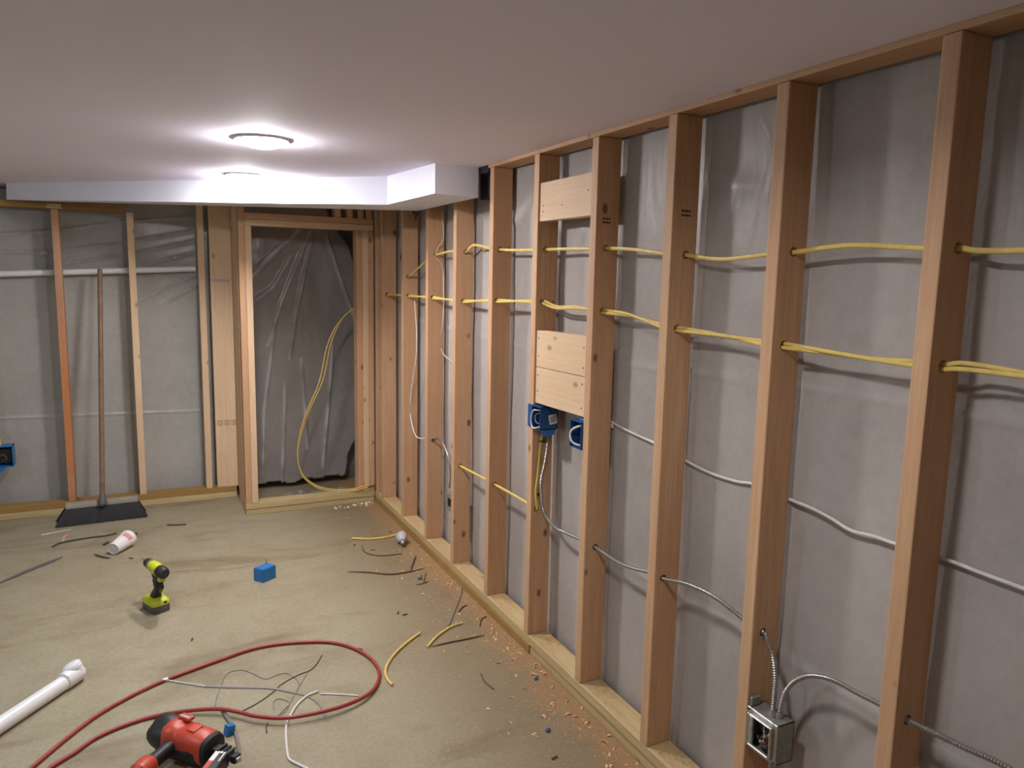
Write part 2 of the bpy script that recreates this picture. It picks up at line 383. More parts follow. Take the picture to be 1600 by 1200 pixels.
for k, y in ALLY:
    ztop = 1.9576 if k < 7 else 1.972
    jx = random.uniform(-0.0012, 0.0012) if k != 2 else 0
    o = B().box(jx, 0.089+jx, y, y+0.038, 0.0762, ztop, 0.0035, 2).build('stud', 'pine_z', right)
    hs = []
    for d, r in ((UPH, 0.0125), (MDH, 0.0125), (LOH, 0.0115), (ACH, 0.011)):
        if k in d: hs.append((d[k][0], d[k][1], r))
    stud_holes(o, hs, y+0.019)
B().box(0.0005, 0.0885, WY0, 3.02, 1.958, 1.996, 0.004, 2).build('top_plate', 'pine_y', right)
B().box(0.0, 0.089, WY0, WY1-0.002, 0.0390, 0.0762, 0.004, 2).build('sole_plate', 'treated_y', right)
B().box(-0.001, 0.088, 2.541, WY1-0.002, 0.0, 0.038, 0.003, 2).build('bottom_plate', 'treatdark_y', right)
B().box(0.004, 0.092, WY0, 2.539, 0.0, 0.0372, 0.004, 2).build('bottom_plate', 'treated_y', right)
# blocking boards nailed between the fourth and fifth studs
def blocking(z0, z1, dz, nails):
    y0, y1 = 2.186, 2.551
    b = B().box(0.006, 0.044, y0, y1, z0, z1, 0.002, 2)
    for v in b.v: v.z += (y1-v.y)/(y1-y0)*dz
    o = b.build('blocking_board', 'pale_y', right)
    for fy, fz in nails:
        B().cyl((0.0052, y1-fy*(y1-y0), z0+fz*(z1-z0)), (0.0072, y1-fy*(y1-y0), z0+fz*(z1-z0)), 0.0032, seg=8).build('nail_head', 'dark_wire', o)
blocking(1.711, 1.851, 0.0, [(0.07, .4), (0.07, .25), (0.45, .35), (0.93, .6)])
blocking(1.166, 1.305, 0.006, [(.05, .8), (.95, .75), (.95, .25), (.05, .3)])
blocking(1.026, 1.164, 0.006, [(.05, .8), (.05, .35), (.94, .85), (.94, .25)])
# lumber stamps
def stamp_right(px, py, k, w_, h_, rows):
    p = AY(px, py, YS[k-1]-0.0004)
    for r in range(rows):
        b = B()
        n = 4
        for i in range(n): b.box(p.x+i*w_/n, p.x+(i+0.8)*w_/n, p.y, p.y+0.0006, p.z-r*h_*2, p.z-r*h_*2+h_)
        b.build('grade_stamp', 'ink', right)
stamp_right(942, 343, 4, 0.030, 0.006, 2)
stamp_right(1065, 331, 3, 0.034, 0.006, 2)

# ------------------------------------------------------------------ far stud wall on the left
FY = 5.25
far = thing('stud_framing', (-1.9, FY+0.045, 0), 'pine stud framing at the far left behind the push broom', 'framing')
for i, x in enumerate([-1.8047, -1.4099, -1.0141, -2.213, -2.62]):
    B().box(x, x+0.038, FY, FY+0.089, 0.0762, 1.845 if i != 2 else 1.93, 0.003, 2).build('stud', 'orange_z' if i == 0 else ('pale_z' if i in (1, 2) else 'pine_z'), far)
B().box(-3.4, -1.42, FY+0.001, FY+0.09, 1.846, 1.884, 0.003, 2).build('top_plate', 'treatdark_x', far)
B().box(-3.4, -0.825, FY, FY+0.089, 0.0382, 0.0762, 0.003, 2).build('sole_plate', 'treatdark_x', far)
B().box(-3.4, -0.825, FY-0.002, FY+0.087, 0.0, 0.038, 0.003, 2).build('bottom_plate', 'treated_x', far)
B().box(-1.825, -1.748, FY-0.006, FY+0.03, 1.846, 1.878, 0.002).build('top_block', 'treated_x', far)
wb = B().box(-0.946, -0.812, FY+0.002, FY+0.04, 0.0762, 1.93, 0.003, 2).build('wide_board', 'pale_z', far)
for i in range(3):
    p = AY(344+i*11, 661-i*0.6, FY+0.0015)
    b = B(); s_ = 0.017; t_ = 0.0022
    for x0, x1, z0, z1 in ((-s_, s_, s_-t_, s_), (-s_, s_, -s_, -s_+t_), (-s_, -s_+t_, -s_, s_), (s_-t_, s_, -s_, s_)):
        b.box(p.x+x0, p.x+x1, p.y-0.0004, p.y+0.0004, p.z+z0, p.z+z1)
    b.tube([(p.x+0.008*math.cos(a), p.y, p.z+0.009*math.sin(a)) for a in [k*math.pi/8 for k in range(17)]], 0.0014, 5)
    b.build('grade_stamp', 'ink', wb)
p = AY(331, 438, FY+0.0015); b = B()
for i in range(9): b.box(p.x+i*0.012, p.x+i*0.012+0.007+0.002*(i % 2), p.y-0.0004, p.y+0.0004, p.z-0.008, p.z+0.008)
b.build('stamp_lettering', 'greylabel', wb)

# ------------------------------------------------------------------ framed opening in the corner
OY = 4.80
fr = thing('framed_opening', (-0.41, OY+0.045, 0), 'pine framed door-like opening in the far right corner', 'door frame')
def fbox(n, m_, *a, bev=0.003): return B().box(*a, bev, 2).build(n, m_, fr)
fbox('jamb_stud', 'pine_z', -0.818, -0.7815, OY, OY+0.089, 0.0762, 1.93)
fbox('jamb_stud', 'pale_z', -0.781, -0.744, OY-0.002, OY+0.087, 0.0762, 1.775)
fbox('return_board', 'pale_z', -0.819, -0.781, OY+0.091, 5.155, 0.0, 1.93)
fbox('return_board', 'pine_z', -0.817, -0.779, 5.157, 5.245, 0.0765, 1.93)
fbox('header', 'pale_x', -0.781, -0.004, OY-0.001, OY+0.088, 1.777, 1.813)
fbox('header', 'pine_x', -0.781, -0.004, OY, OY+0.089, 1.814, 1.850)
fbox('jamb_stud', 'pine_z', -0.112, -0.0745, OY, OY+0.089, 0.0762, 1.776)
fbox('jamb_stud', 'pale_z', -0.074, -0.037, OY-0.002, OY+0.087, 0.0762, 1.776)
fbox('jamb_stud', 'pine_z', -0.0365, -0.001, OY, OY+0.089, 0.0762, 1.776)
for x in (-0.245, -0.17, -0.10, -0.05): fbox('cripple_stud', 'pine_z', x, x+0.037, OY, OY+0.089, 1.851, 1.93)
fbox('sole_plate', 'treated_x', -0.82, -0.002, OY, OY+0.089, 0.0382, 0.0762)
fbox('bottom_plate', 'treated_x', -0.818, -0.002, OY+0.004, OY+0.09, 0.0, 0.0372, bev=0.004)

# ------------------------------------------------------------------ plastic vapor barrier
def seg_d(p, a, b):
    ab = b-a; t = max(0, min(1, (p-a).dot(ab)/ab.dot(ab))); return (p-a-ab*t).length, t
def sheet(name, axis, base, u0, u1, z0, z1, du, dz, ridges, amp, mat, label, edge=None, seed=0, side=1):
    nu, nz = int((u1-u0)/du)+1, int((z1-z0)/dz)+1
    vs = []; fs = []; cr = []
    for j in range(nz):
        for i in range(nu):
            u = u0+(u1-u0)*i/(nu-1); z = z0+(z1-z0)*j/(nz-1)
            d = amp*noise.noise(Vector((u*3.1+seed, z*1.3, seed))) + amp*0.45*noise.noise(Vector((u*8+seed, z*3.5, 3+seed))) + amp*0.15*noise.noise(Vector((u*21, z*14, seed)))
            pt = Vector((u, z)); cw = 0.0
            for a, b_, h, wd in ridges:
                dd, t = seg_d(pt, a, b_)
                if dd < wd*3:
                    e = math.exp(-(dd/wd)**2); d += h*e*min(1, 4*t+0.3, 4*(1-t)+0.3)
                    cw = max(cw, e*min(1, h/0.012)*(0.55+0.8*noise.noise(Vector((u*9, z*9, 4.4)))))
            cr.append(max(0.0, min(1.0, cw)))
            vs.append((base-side*d, u, z) if axis == 0 else (u, base-side*d, z))
    for j in range(nz-1):
        for i in range(nu-1):
            a = j*nu+i
            if edge and not edge((vs[a][1-axis]+vs[a+1][1-axis])/2, (vs[a][2]+vs[a+nu][2])/2): continue
            fs.append([a, a+1, a+nu+1, a+nu])
    b = B(); b.add(vs, fs, True); o = b.build(name, mat)
    at_ = o.data.attributes.new('crease_glint', 'FLOAT', 'POINT'); at_.data.foreach_set('value', cr)
    md = o.modifiers.new('thickness', 'SOLIDIFY'); md.thickness = 0.0006
    return tag(o, label, 'plastic sheet')
V2 = lambda p, ax: Vector((p[ax], p[2]))
rr = []
def rp(ax, val, pts, h, wd, lst):
    P = [V2(at(x, y, ax, val), 1-ax) for x, y in pts]
    for a, b in zip(P, P[1:]): lst.append((a, b, h, wd))
# seams and folds in the right-hand sheet
lst = []
lst.append((Vector((-1.4, 1.262)), Vector((1.35, 1.255)), 0.004, 0.006)); lst.append((Vector((1.35, 1.255)), Vector((2.6, 1.205)), 0.004, 0.006))
lst.append((Vector((2.6, 1.205)), Vector((4.75, 1.25)), 0.004, 0.006))
lst.append((Vector((-1.0, 0.553)), Vector((1.34, 0.556)), 0.006, 0.010)); lst.append((Vector((1.34, 0.556)), Vector((2.1, 0.53)), 0.006, 0.010))
rp(0, .108, [(800, 350), (830, 310)], 0.008, 0.02, lst); rp(0, .108, [(900, 385), (915, 350)], 0.008, 0.02, lst)
rp(0, .108, [(1130, 345), (1155, 280)], 0.007, 0.03, lst); rp(0, .108, [(1100, 272), (1185, 296)], 0.005, 0.02, lst)
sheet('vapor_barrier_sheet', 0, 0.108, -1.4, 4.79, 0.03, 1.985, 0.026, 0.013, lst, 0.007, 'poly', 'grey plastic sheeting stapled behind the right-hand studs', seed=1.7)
# far left sheet with folds fanning from the upper right
lst = []
FP = FY+0.165
for pts in ([(0, 366), (80, 361), (195, 346), (318, 338)], [(60, 398), (100, 391), (200, 378), (318, 358)], [(100, 412), (200, 398), (318, 374)],
            [(0, 395), (80, 393)], [(250, 408), (318, 392)], [(215, 470), (318, 425)], [(255, 475), (318, 440)]): rp(1, FP, pts, 0.014, 0.008, lst)
lst.append((Vector((-3.4, 0.61)), Vector((-0.85, 0.57)), 0.006, 0.008))
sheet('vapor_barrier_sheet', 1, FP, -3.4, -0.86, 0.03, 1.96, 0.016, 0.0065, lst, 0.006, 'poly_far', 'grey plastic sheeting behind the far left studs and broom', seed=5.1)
# draped sheet inside the framed opening
lst = []
AP = 5.36
for pts in ([(466, 360), (395, 430), (360, 500)], [(485, 362), (440, 470), (418, 540)], [(486, 380), (462, 490), (452, 560)], [(510, 368), (530, 430), (556, 500)],
            [(440, 380), (400, 420)], [(430, 500), (412, 640), (410, 740)], [(470, 560), (480, 700)], [(520, 540), (505, 730)], [(455, 400), (425, 450), (398, 470)], [(445, 600), (440, 760)]): rp(1, AP, pts, 0.017, 0.010, lst)
def torn(x, z):
    right_edge = 0.13
    if z > 1.40: right_edge = -0.13 + (1.85-z)/0.45*0.26
    if z < 0.55: right_edge = 0.08 - (0.55-z)/0.5*0.16
    return x < right_edge + 0.012*math.sin(z*23) and z > 0.035 + 0.016*abs(math.sin(x*7)) + 0.008*math.sin(x*31)
sheet('vapor_barrier_sheet', 1, AP, -0.775, 0.14, 0.03, 1.96, 0.007, 0.011, lst, 0.016, 'poly_shaded', 'shade-darkened wrinkled plastic sheeting draped inside the framed opening', edge=torn, seed=9.3)

# ------------------------------------------------------------------ cables through the studs
def through(k, h, dy=0.0, dz=0.0):
    hx, hz = h; y = dict(ALLY)[k]; return [(hx+dy, y+0.044, hz+dz), (hx+dy, y+0.019, hz+dz), (hx+dy, y-0.006, hz+dz)]
def cable(name, pts, r, mat, label, cat='cable', group=None, ell=1.0, n=8, seg=8, up=None):
    return tag(B().tube(spline(pts, n), r, seg, ell=ell, up=up).build(name, mat), label, cat, group)
# upper yellow cable
mids = {8: [(705, 392.5)], 7: [(741, 383)], 6: [(805, 391)], 5: [(885, 389)], 4: [(990, 390)], 3: [(1130, 405)], 2: [(1290, 387), (1345, 383)], 1: [(1560, 392)]}
pts = [(0.03, 4.30, 1.44), (.03, 4.235, 1.488)]
for k in range(9, -1, -1):
    pts += through(k, UPH[k]); 
    for q in mids.get(k, []): pts.append(AX(*q, 0.046))
pts += [(0.045, 0.2, 1.56)]
cable('yellow_cable', pts, 0.0034, 'yellow', 'single yellow cable run, uppermost through the right-hand studs', ell=1.7, up=(0, 0, 1))
# middle pair
mm_ = {5: [(870, 480), (900, 482)], 4: [(985, 491)], 3: [(1120, 523)], 2: [(1300, 551), (1370, 562)], 1: [(1530, 574)]}
for j, (s_, lab) in enumerate(((1, 'upper yellow cable of the twisted pair at mid-height of the studs'), (-1, 'lower yellow cable of the twisted pair at mid-height of the studs'))):
    pts = [(0.03, 4.70, 1.38)]
    for k in range(10, -1, -1):
        tw = 1 if (k % 2) else -1
        pts += through(k, MDH[k], 0.003*s_*tw, 0.0045*s_*tw)
        for q in mm_.get(k, []):
            v = AX(*q, 0.04); pts.append(v+Vector((0.004*s_, 0, random.uniform(-0.004, 0.004)+0.003*s_*tw)))
        if k == 10 and j == 0: pass
    pts += [(0.04, 0.2, 1.34)]
    cable('yellow_cable', pts, 0.0032, 'yellow', lab, group='yellow cable pair at mid-height', ell=1.5, up=(0, 0, 1))
# lower short yellow run climbing to the blue box
pts = [(0.033, 3.45, 0.567)] + through(7, LOH[7]) + [AX(738, 738, 0.036)] + through(6, LOH[6]) + [AX(800, 772, 0.03)] + through(5, LOH[5])
pts = pts[:-1] + [(0.024, 2.546, 0.604), AY(837, 770, 2.546), AY(840, 745, 2.547), AY(844, 700, 2.547), AY(847, 676, 2.547), AY(848, 660, 2.545)]
yc = thing('yellow_cable', (0.03, 2.9, 0.55), 'low yellow cable dropping through three studs and up to blue box', 'cable')
B().tube(spline(pts, 8), 0.0058, 8).build('jacket', 'yellow', yc)
for q in ((847, 689), (840, 772)):
    p = AY(*q, 2.549); B().box(p.x-0.012, p.x+0.012, 2.5405, 2.5525, p.z-0.003, p.z+0.003, 0.001).build('staple', 'black', yc)
# white cable running behind the near studs
wx = 0.0955
pts = [(0.10, 2.19, 1.018), AX(950, 647, 0.097), (0.098, 2.148, 0.998)] + [AX(*q, wx) for q in ((950, 657), (975, 670), (1000, 682), (1022, 692), (1068, 718), (1110, 739), (1150, 752), (1178, 757), (1233, 780), (1270, 795), (1300, 811), (1330, 829), (1365, 838), (1400, 850), (1472, 872), (1540, 898), (1600, 920))]
pts += [Vector((wx, 0.55, pts[-1][2]-0.005)), Vector((wx, 0.2, pts[-1][2]-0.02))]
cable('white_cable', pts, 0.0042, 'white_wire', 'white cable looping behind the near right-hand studs', n=6)
# thin white wires by the far studs
pts = [AX(690, 331, 0.07), AX(693, 370, 0.07), AY(684, 388, 3.762), AY(681, 402, 3.762), AX(691, 415, 0.075), AX(693, 450, 0.075)] + [AX(*q, 0.075) for q in ((693, 480), (691, 510), (688, 535), (692, 552), (706, 565), (722, 580))]
cable('thin_white_wire', pts, 0.0022, 'white_wire', 'thin white wire dangling between the seventh and eighth studs', 'wire', n=6)
pts = [AX(*q, 0.045) for q in ((648, 470), (651, 520), (650, 560), (644, 600), (641, 640), (645, 668), (653, 684))] + [(0.036, 3.83, .625)] + through(8, ACH[8])
cable('thin_white_wire', pts, 0.0032, 'white_wire', 'white wire hanging between the eighth and ninth studs', 'wire', n=6)
pts = [AX(*q, 0.07) for q in ((655, 330), (648, 345), (641, 358), (637, 362))]
for j in range(2):
    cable('dark_wire', [Vector(p)+Vector((0, 0.025*j, 0)) for p in pts], 0.003, 'dark_wire', ('right', 'left')[j]+'-hand dark wire stub under the soffit by far studs', 'wire', 'dark wire stubs', n=6)
# armored cables
a1 = thing('armored_cable', (0.04, 2.0, 0.55), 'metal armored cable sagging from the blue box to the steel junction box', 'cable')
pts = [AX(853, 664, 0.05)] + [AY(*q, 2.535) for q in ((856, 690), (851, 725), (845, 757))] + [AX(*q, 0.045) for q in ((850, 800), (868, 824), (885, 833))] + through(4, ACH[4]) + [AX(965, 878, 0.04), AX(990, 888, 0.036)] + through(3, ACH[3]) + [AX(1075, 913, 0.033), AX(1120, 935, 0.035)] + through(2, ACH[2])
pts += [AX(1199, 1003, 0.034), AX(1207, 1025, 0.032), AX(1211, 1060, 0.03), AX(1209, 1090, 0.028), AX(1207, 1112, 0.026), AX(1206, 1122, 0.026)]
armor(B(), pts).build('armor_sheath', 'armor', a1)
a2 = thing('armored_cable', (0.04, 1.0, 0.55), 'metal armored cable arching right out of the steel junction box', 'cable')
pts = [AX(1216, 1126, 0.034), AX(1219, 1108, 0.035), AX(1227, 1082, 0.037), AX(1243, 1064, 0.04), AX(1266, 1056, 0.042), AX(1300, 1062, 0.042), AX(1340, 1083, 0.04)] + through(1, ACH[1]) + [AX(1500, 1165, 0.036), AX(1600, 1215, 0.036), (0.036, 0.55, 0.60), (0.036, 0.3, 0.60)]
armor(B(), pts).build('armor_sheath', 'armor', a2)
pts = through(8, ACH[8])[1:] + [AX(683, 685, 0.036), AX(690, 690, 0.038), AX(697, 704, 0.04), AX(702, 722, 0.045), AX(704, 745, 0.05), AX(702, 762, 0.055)]
a3 = thing('armored_cable', (0.04, 3.6, 0.5), 'short armored cable curving down to the far outlet box', 'cable')
armor(B(), pts, 0.0055, 0.005, 7).build('armor_sheath', 'armor', a3)
# yellow cable loop hanging in the opening
pts0 = [AY(*q, 4.99) for q in ((575, 472), (560, 478), (540, 492), (522, 515), (510, 545), (503, 580), (496, 605), (484, 632), (473, 662), (466, 695), (466, 722), (474, 745), (492, 760))]
pts0 += [AY(510, 766, 4.93), AY(535, 768, 4.84), AY(556, 766, 4.795), AY(575, 761, 4.785)]
for j, lab in enumerate(('outer yellow cable of the loop hanging in the framed opening', 'inner yellow cable of the loop hanging in the framed opening')):
    t = thing('yellow_cable', (-0.4, 4.9, 0.1), lab, 'cable', 'yellow cable loop in the opening')
    P = [Vector(p)+(Vector((0.026*j*math.sin(min(1, i/10)*math.pi), 0.008*j, 0.010*j)) if i else Vector((0, 0.01*j, 0.012*j))) for i, p in enumerate(pts0)]
    B().tube(spline(P, 8), 0.0042, 8).build('jacket', 'yellow', t)
    if j == 0:
        e = P[-1]; B().tube(spline([e, e+Vector((0.04, -0.004, 0.006)), e+Vector((0.075, -0.018, 0.012))], 4), 0.0048, 8).build('taped_end', 'black', t)

# ------------------------------------------------------------------ electrical boxes
def open_box(t, x0, x1, y0, y1, z0, z1, th, mat, name='box_body'):
    b = B()                                    # open towards -x
    b.box(x1-th, x1, y0, y1, z0, z1); b.box(x0, x1, y0, y0+th, z0, z1); b.box(x0, x1, y1-th, y1, z0, z1)
    b.box(x0, x1, y0, y1, z0, z0+th); b.box(x0, x1, y0, y1, z1-th, z1)
    return b.build(name, mat, t)
def ring(t, x0, x1, y0, y1, z0, z1, wd, mat, name, bev=0.001):
    b = B()
    b.box(x0, x1, y0, y0+wd, z0, z1, bev); b.box(x0, x1, y1-wd, y1, z0, z1, bev); b.box(x0, x1, y0+wd, y1-wd, z0, z0+wd, bev); b.box(x0, x1, y0+wd, y1-wd, z1-wd, z1, bev)
    return b.build(name, mat, t)
# left blue box on the fifth stud
t = thing('electrical_box', (0.03, 2.52, 0.93), 'blue plastic electrical box with white sticker under the blocking boards', 'electrical box')
bd = open_box(t, -0.006, 0.070, 2.484, 2.5515, 0.930, 1.018, 0.003, 'blue')
B().box(-0.0075, -0.0005, 2.552, 2.585, 0.931, 1.018, 0.001).build('mounting_flange', 'blue', t)
pr_ = [(0.012, 2.486, 0.930), (0.066, 2.486, 0.930), (0.060, 2.488, 0.908), (0.026, 2.488, 0.902)]
B().prism(pr_, None, (0, 0.055, 0)).build('cable_throat', 'blue_bright', t)
p = AY(864, 655, 2.4835)
rm = Matrix.Translation(p) @ Matrix.Rotation(math.radians(-10), 4, 'Y')
B().box(-0.017, 0.017, -0.0006, 0.0004, -0.0185, 0.0185, 0.0, mat=rm).build('sticker', 'whitelabel', t)
B().box(-0.011, 0.011, -0.0012, -0.0004, -0.012, 0.012, 0.0, mat=rm).build('sticker_print', 'greylabel', t)
wr = spline([(0.05, 2.515, 0.99), (0.0, 2.512, 1.002), (-0.012, 2.53, 1.0), (-0.014, 2.542, 0.975), (-0.012, 2.546, 0.95), (-0.013, 2.53, 0.934), (-0.008, 2.508, 0.936), (0.01, 2.498, 0.945), (0.03, 2.50, 0.95)], 8)
B().tube(wr, 0.0026, 7).build('wire_loop', 'white_wire', t)
wr = spline([(0.05, 2.52, 0.98), (0.005, 2.53, 0.985), (-0.006, 2.522, 0.962), (0.0, 2.505, 0.952), (0.03, 2.498, 0.955)], 8)
B().tube(wr, 0.0022, 7).build('wire_loop', 'grey_wire', t)
# right blue box on the fourth stud
t = thing('electrical_box', (0.03, 2.22, 0.92), 'blue plastic electrical box with one white wire, right of the stickered one', 'electrical box')
open_box(t, -0.005, 0.062, 2.186, 2.262, 0.918, 1.014, 0.003, 'blue')
B().box(0.015, 0.055, 2.20, 2.235, 1.0145, 1.023, 0.001).build('nail_bracket', 'blue_bright', t)
wr = spline([(0.045, 2.205, 1.0), (0.005, 2.212, 0.997), (-0.010, 2.236, 0.982), (-0.013, 2.246, 0.962), (-0.010, 2.236, 0.938), (0.008, 2.214, 0.928), (0.04, 2.205, 0.93)], 8)
B().tube(wr, 0.0040, 8).build('wire_loop', 'white_wire', t)
# steel junction box on the second stud
t = thing('junction_box', (0.02, 1.29, 0.33), 'square steel junction box with wires on the second near stud', 'electrical box')
open_box(t, 0.004, 0.058, 1.240, 1.3405, 0.333, 0.437, 0.002, 'shaded_steel')
ring(t, 0.000, 0.0038, 1.239, 1.3412, 0.332, 0.438, 0.014, 'steel', 'cover_plate', 0.0015)
ring(t, -0.010, 0.000, 1.250, 1.3310, 0.343, 0.428, 0.006, 'steel', 'mud_ring', 0.002)
B().box(-0.009, -0.001, 1.312, 1.3255, 0.348, 0.423, 0.0015).build('mud_ring_side', 'steel', t)
B().box(0.004, 0.034, 1.331, 1.3405, 0.4385, 0.462, 0.002).build('bracket_tab', 'shaded_steel', t)
for px, x_ in ((1207, 0.026), (1217, 0.034)):
    q = AX(px, 1122, x_); B().cyl((x_, q.y, 0.4375), (x_, q.y, 0.452), 0.0095, seg=12).build('cable_clamp', 'steel', t)
for sy, sz in ((1.245, 0.338), (1.336, 0.432)):
    B().cyl((-0.0015, sy, sz), (0.003, sy, sz), 0.0035, seg=10).build('screw', 'dark_wire', t)
for j, (m_, o_) in enumerate((('dark_wire', 0), ('white_wire', 0.008), ('copper', -0.008), ('dark_wire', 0.014))):
    wr = spline([(0.045, 1.27+j*0.012, 0.425), (0.012, 1.30-j*0.01, 0.405+o_), (0.006, 1.275+o_, 0.385), (0.010, 1.285+o_, 0.36), (0.004, 1.305-j*0.01, 0.375-o_), (0.04, 1.29, 0.35)], 8)
    B().tube(wr, 0.0024, 6).build('wire', m_, t)
B().cyl((0.008, 1.262, 0.412), (0.006, 1.270, 0.396), 0.005, 0.003, seg=10).build('wire_nut', 'yellow', t)
# far outlet boxes
t = thing('outlet_box', (0.05, 3.46, 0.31), 'small steel outlet box low on the seventh stud', 'electrical box')
open_box(t, 0.030, 0.082, 3.417, 3.545, 0.312, 0.398, 0.002, 'shaded_steel'); ring(t, 0.024, 0.0295, 3.417, 3.546, 0.311, 0.399, 0.022, 'steel', 'cover_plate')
t = thing('outlet_box', (0.05, 4.28, 1.56), 'narrow dark and silver box high on the ninth stud', 'electrical box')
open_box(t, 0.030, 0.082, 4.229, 4.36, 1.561, 1.648, 0.002, 'shaded_steel'); ring(t, 0.024, 0.0295, 4.229, 4.361, 1.560, 1.649, 0.030, 'steel', 'cover_plate')
# blue box on the left edge
p = AY(10, 713, 5.25)
t = thing('electrical_box', (p.x-0.05, 5.25, p.z-0.05), 'blue electrical box at the left edge of the far stud wall', 'electrical box')
bx0, bx1, bz0, bz1 = -2.174, AY(21, 713, 5.23).x, AY(10, 729, 5.23).z, AY(10, 697, 5.23).z
b = B(); th = 0.003
b.box(bx0, bx1, 5.30-th, 5.30, bz0, bz1); b.box(bx0, bx0+th, 5.215, 5.30, bz0, bz1); b.box(bx1-th, bx1, 5.215, 5.30, bz0, bz1); b.box(bx0, bx1, 5.215, 5.30, bz0, bz0+th); b.box(bx0, bx1, 5.215, 5.30, bz1-th, bz1)
b.build('box_body', 'blue_bright', t)
B().box(bx0+0.004, bx1-0.004, 5.245, 5.25, bz0+0.02, bz1-0.02).build('inner_shade_plate', 'rubber', t)  # dark plate standing in for the shade inside the box
B().prism([(bx0, 5.22, bz0), (bx0+0.06, 5.22, bz0), (bx0+0.045, 5.22, bz0-0.03), (bx0, 5.22, bz0-0.03)], None, (0, 0.07, 0)).build('cable_throat', 'blue_bright', t)
wr = spline([(bx0+0.02, 5.24, bz0+0.05), (bx0+0.05, 5.222, bz0+0.075), (bx0+0.07, 5.22, bz0+0.05), (bx0+0.04, 5.24, bz0+0.03)], 6)
B().tube(wr, 0.003, 6).build('wire_loop', 'copper', t)
cable('thin_white_wire', [(bx0+0.04, 5.26, bz1), (bx0+0.03, 5.27, bz1+0.06), (bx0+0.005, 5.28, bz1+0.15), (bx0+0.02, 5.30, bz1+0.3)], 0.0035, 'yellow', 'yellow cable entering the top of the left edge blue box', 'cable')
# dark block that paints in the shaded gap beside the soffit end
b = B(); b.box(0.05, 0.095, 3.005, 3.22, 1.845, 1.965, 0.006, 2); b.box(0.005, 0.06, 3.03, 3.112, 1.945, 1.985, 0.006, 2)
tag(b.build('gap_shade_block', 'dark_fill'), 'dark block standing in for the shaded gap beside the soffit end', 'dark_fill')
# white pipe behind far studs
pa, pb = AY(0, 428, FY+0.115), AY(300, 420, FY+0.115)
d_ = (pb-pa); pa2 = pa-d_*1.1; pb2 = pa+d_*1.02
tag(B().cyl(pa2, pb2, 0.0185, seg=16).build('pipe', 'pvc'), 'white horizontal pipe running behind the far left studs', 'pipe')

# ------------------------------------------------------------------ push broom
t = thing('push_broom', (-1.62, 5.05, 0), 'push broom with wooden handle leaning on the far stud wall', 'broom')
bl, br_ = Vector((-1.805, 5.035, 0.095)), Vector((-1.42, 5.055, 0.095)); dirb = (br_-bl).normalized(); nb = Vector((-dirb.y, dirb.x, 0))
mb = frame_mat((bl+br_)/2, dirb); Lb = (br_-bl).length
B().box(-Lb/2, Lb/2, -0.03, 0.03, 0.0, 0.028, 0.006, 2, mat=mb).build('block', 'broomblock', t)
b = B(); rnd = random.Random(3)
b.add([mb @ Vector(q) for q in [(-Lb/2, -0.028, 0.001), (Lb/2, -0.028, 0.001), (Lb/2, 0.028, 0.001), (-Lb/2, 0.028, 0.001), (-Lb/2-0.035, -0.055, -0.088), (Lb/2+0.03, -0.05, -0.088), (Lb/2+0.03, 0.05, -0.088), (-Lb/2-0.035, 0.05, -0.088)]],
      [[0, 1, 2, 3], [4, 5, 6, 7], [0, 1, 5, 4], [1, 2, 6, 5], [2, 3, 7, 6], [3, 0, 4, 7]])
for i in range(1500):
    u = rnd.uniform(-1, 1); v = rnd.choice((-1, -1, 1, rnd.uniform(-1, 1))); e = rnd.uniform(0.9, 1.12)
    if rnd.random() < 0.12: u = rnd.choice((-1, 1))
    p0 = mb @ Vector((u*Lb/2, v*0.027, 0.002)); p1 = mb @ Vector((u*(Lb/2+0.04*e) - 0.005 + rnd.gauss(0, 0.004), v*0.056*e+rnd.gauss(0, 0.003), -0.0935+rnd.uniform(0, 0.006)))
    w_ = dirb*0.0016; w2 = nb*0.0012
    b.add([p0-w_, p0+w_, p0+w2, p1-w_, p1+w_, p1+w2], [[0, 1, 4, 3], [1, 2, 5, 4], [2, 0, 3, 5], [3, 4, 5]])
o = b.build('bristles', 'bristle', t); o['kind'] = 'stuff'
hb = AZ(160, 783, 0.125); ht = AY(156, 420, 5.225)
B().tube([hb-(ht-hb)*0.02, hb+(ht-hb)*0.35, hb+(ht-hb)*0.7, ht-(ht-hb)*0.008, ht], 0.0135, 12, radii=[0.0145, 0.014, 0.0135, 0.0135, 0.009]).build('handle', 'handle', t)
B().lathe([(0, 0.026), (0.02, 0.024), (0.05, 0.018), (0.055, 0.016)], frame_mat(hb-(ht-hb)*0.012, ht-hb, (1, 0, 0)), 14).build('handle_socket', 'greypl', t)
for u in (-0.25, 0.02, 0.2):
    q = mb @ Vector((u*Lb, -0.0305, 0.014)); B().cyl(q+nb*-0.001, q+nb*0.004, 0.004, seg=8).build('screw', 'steel', t)

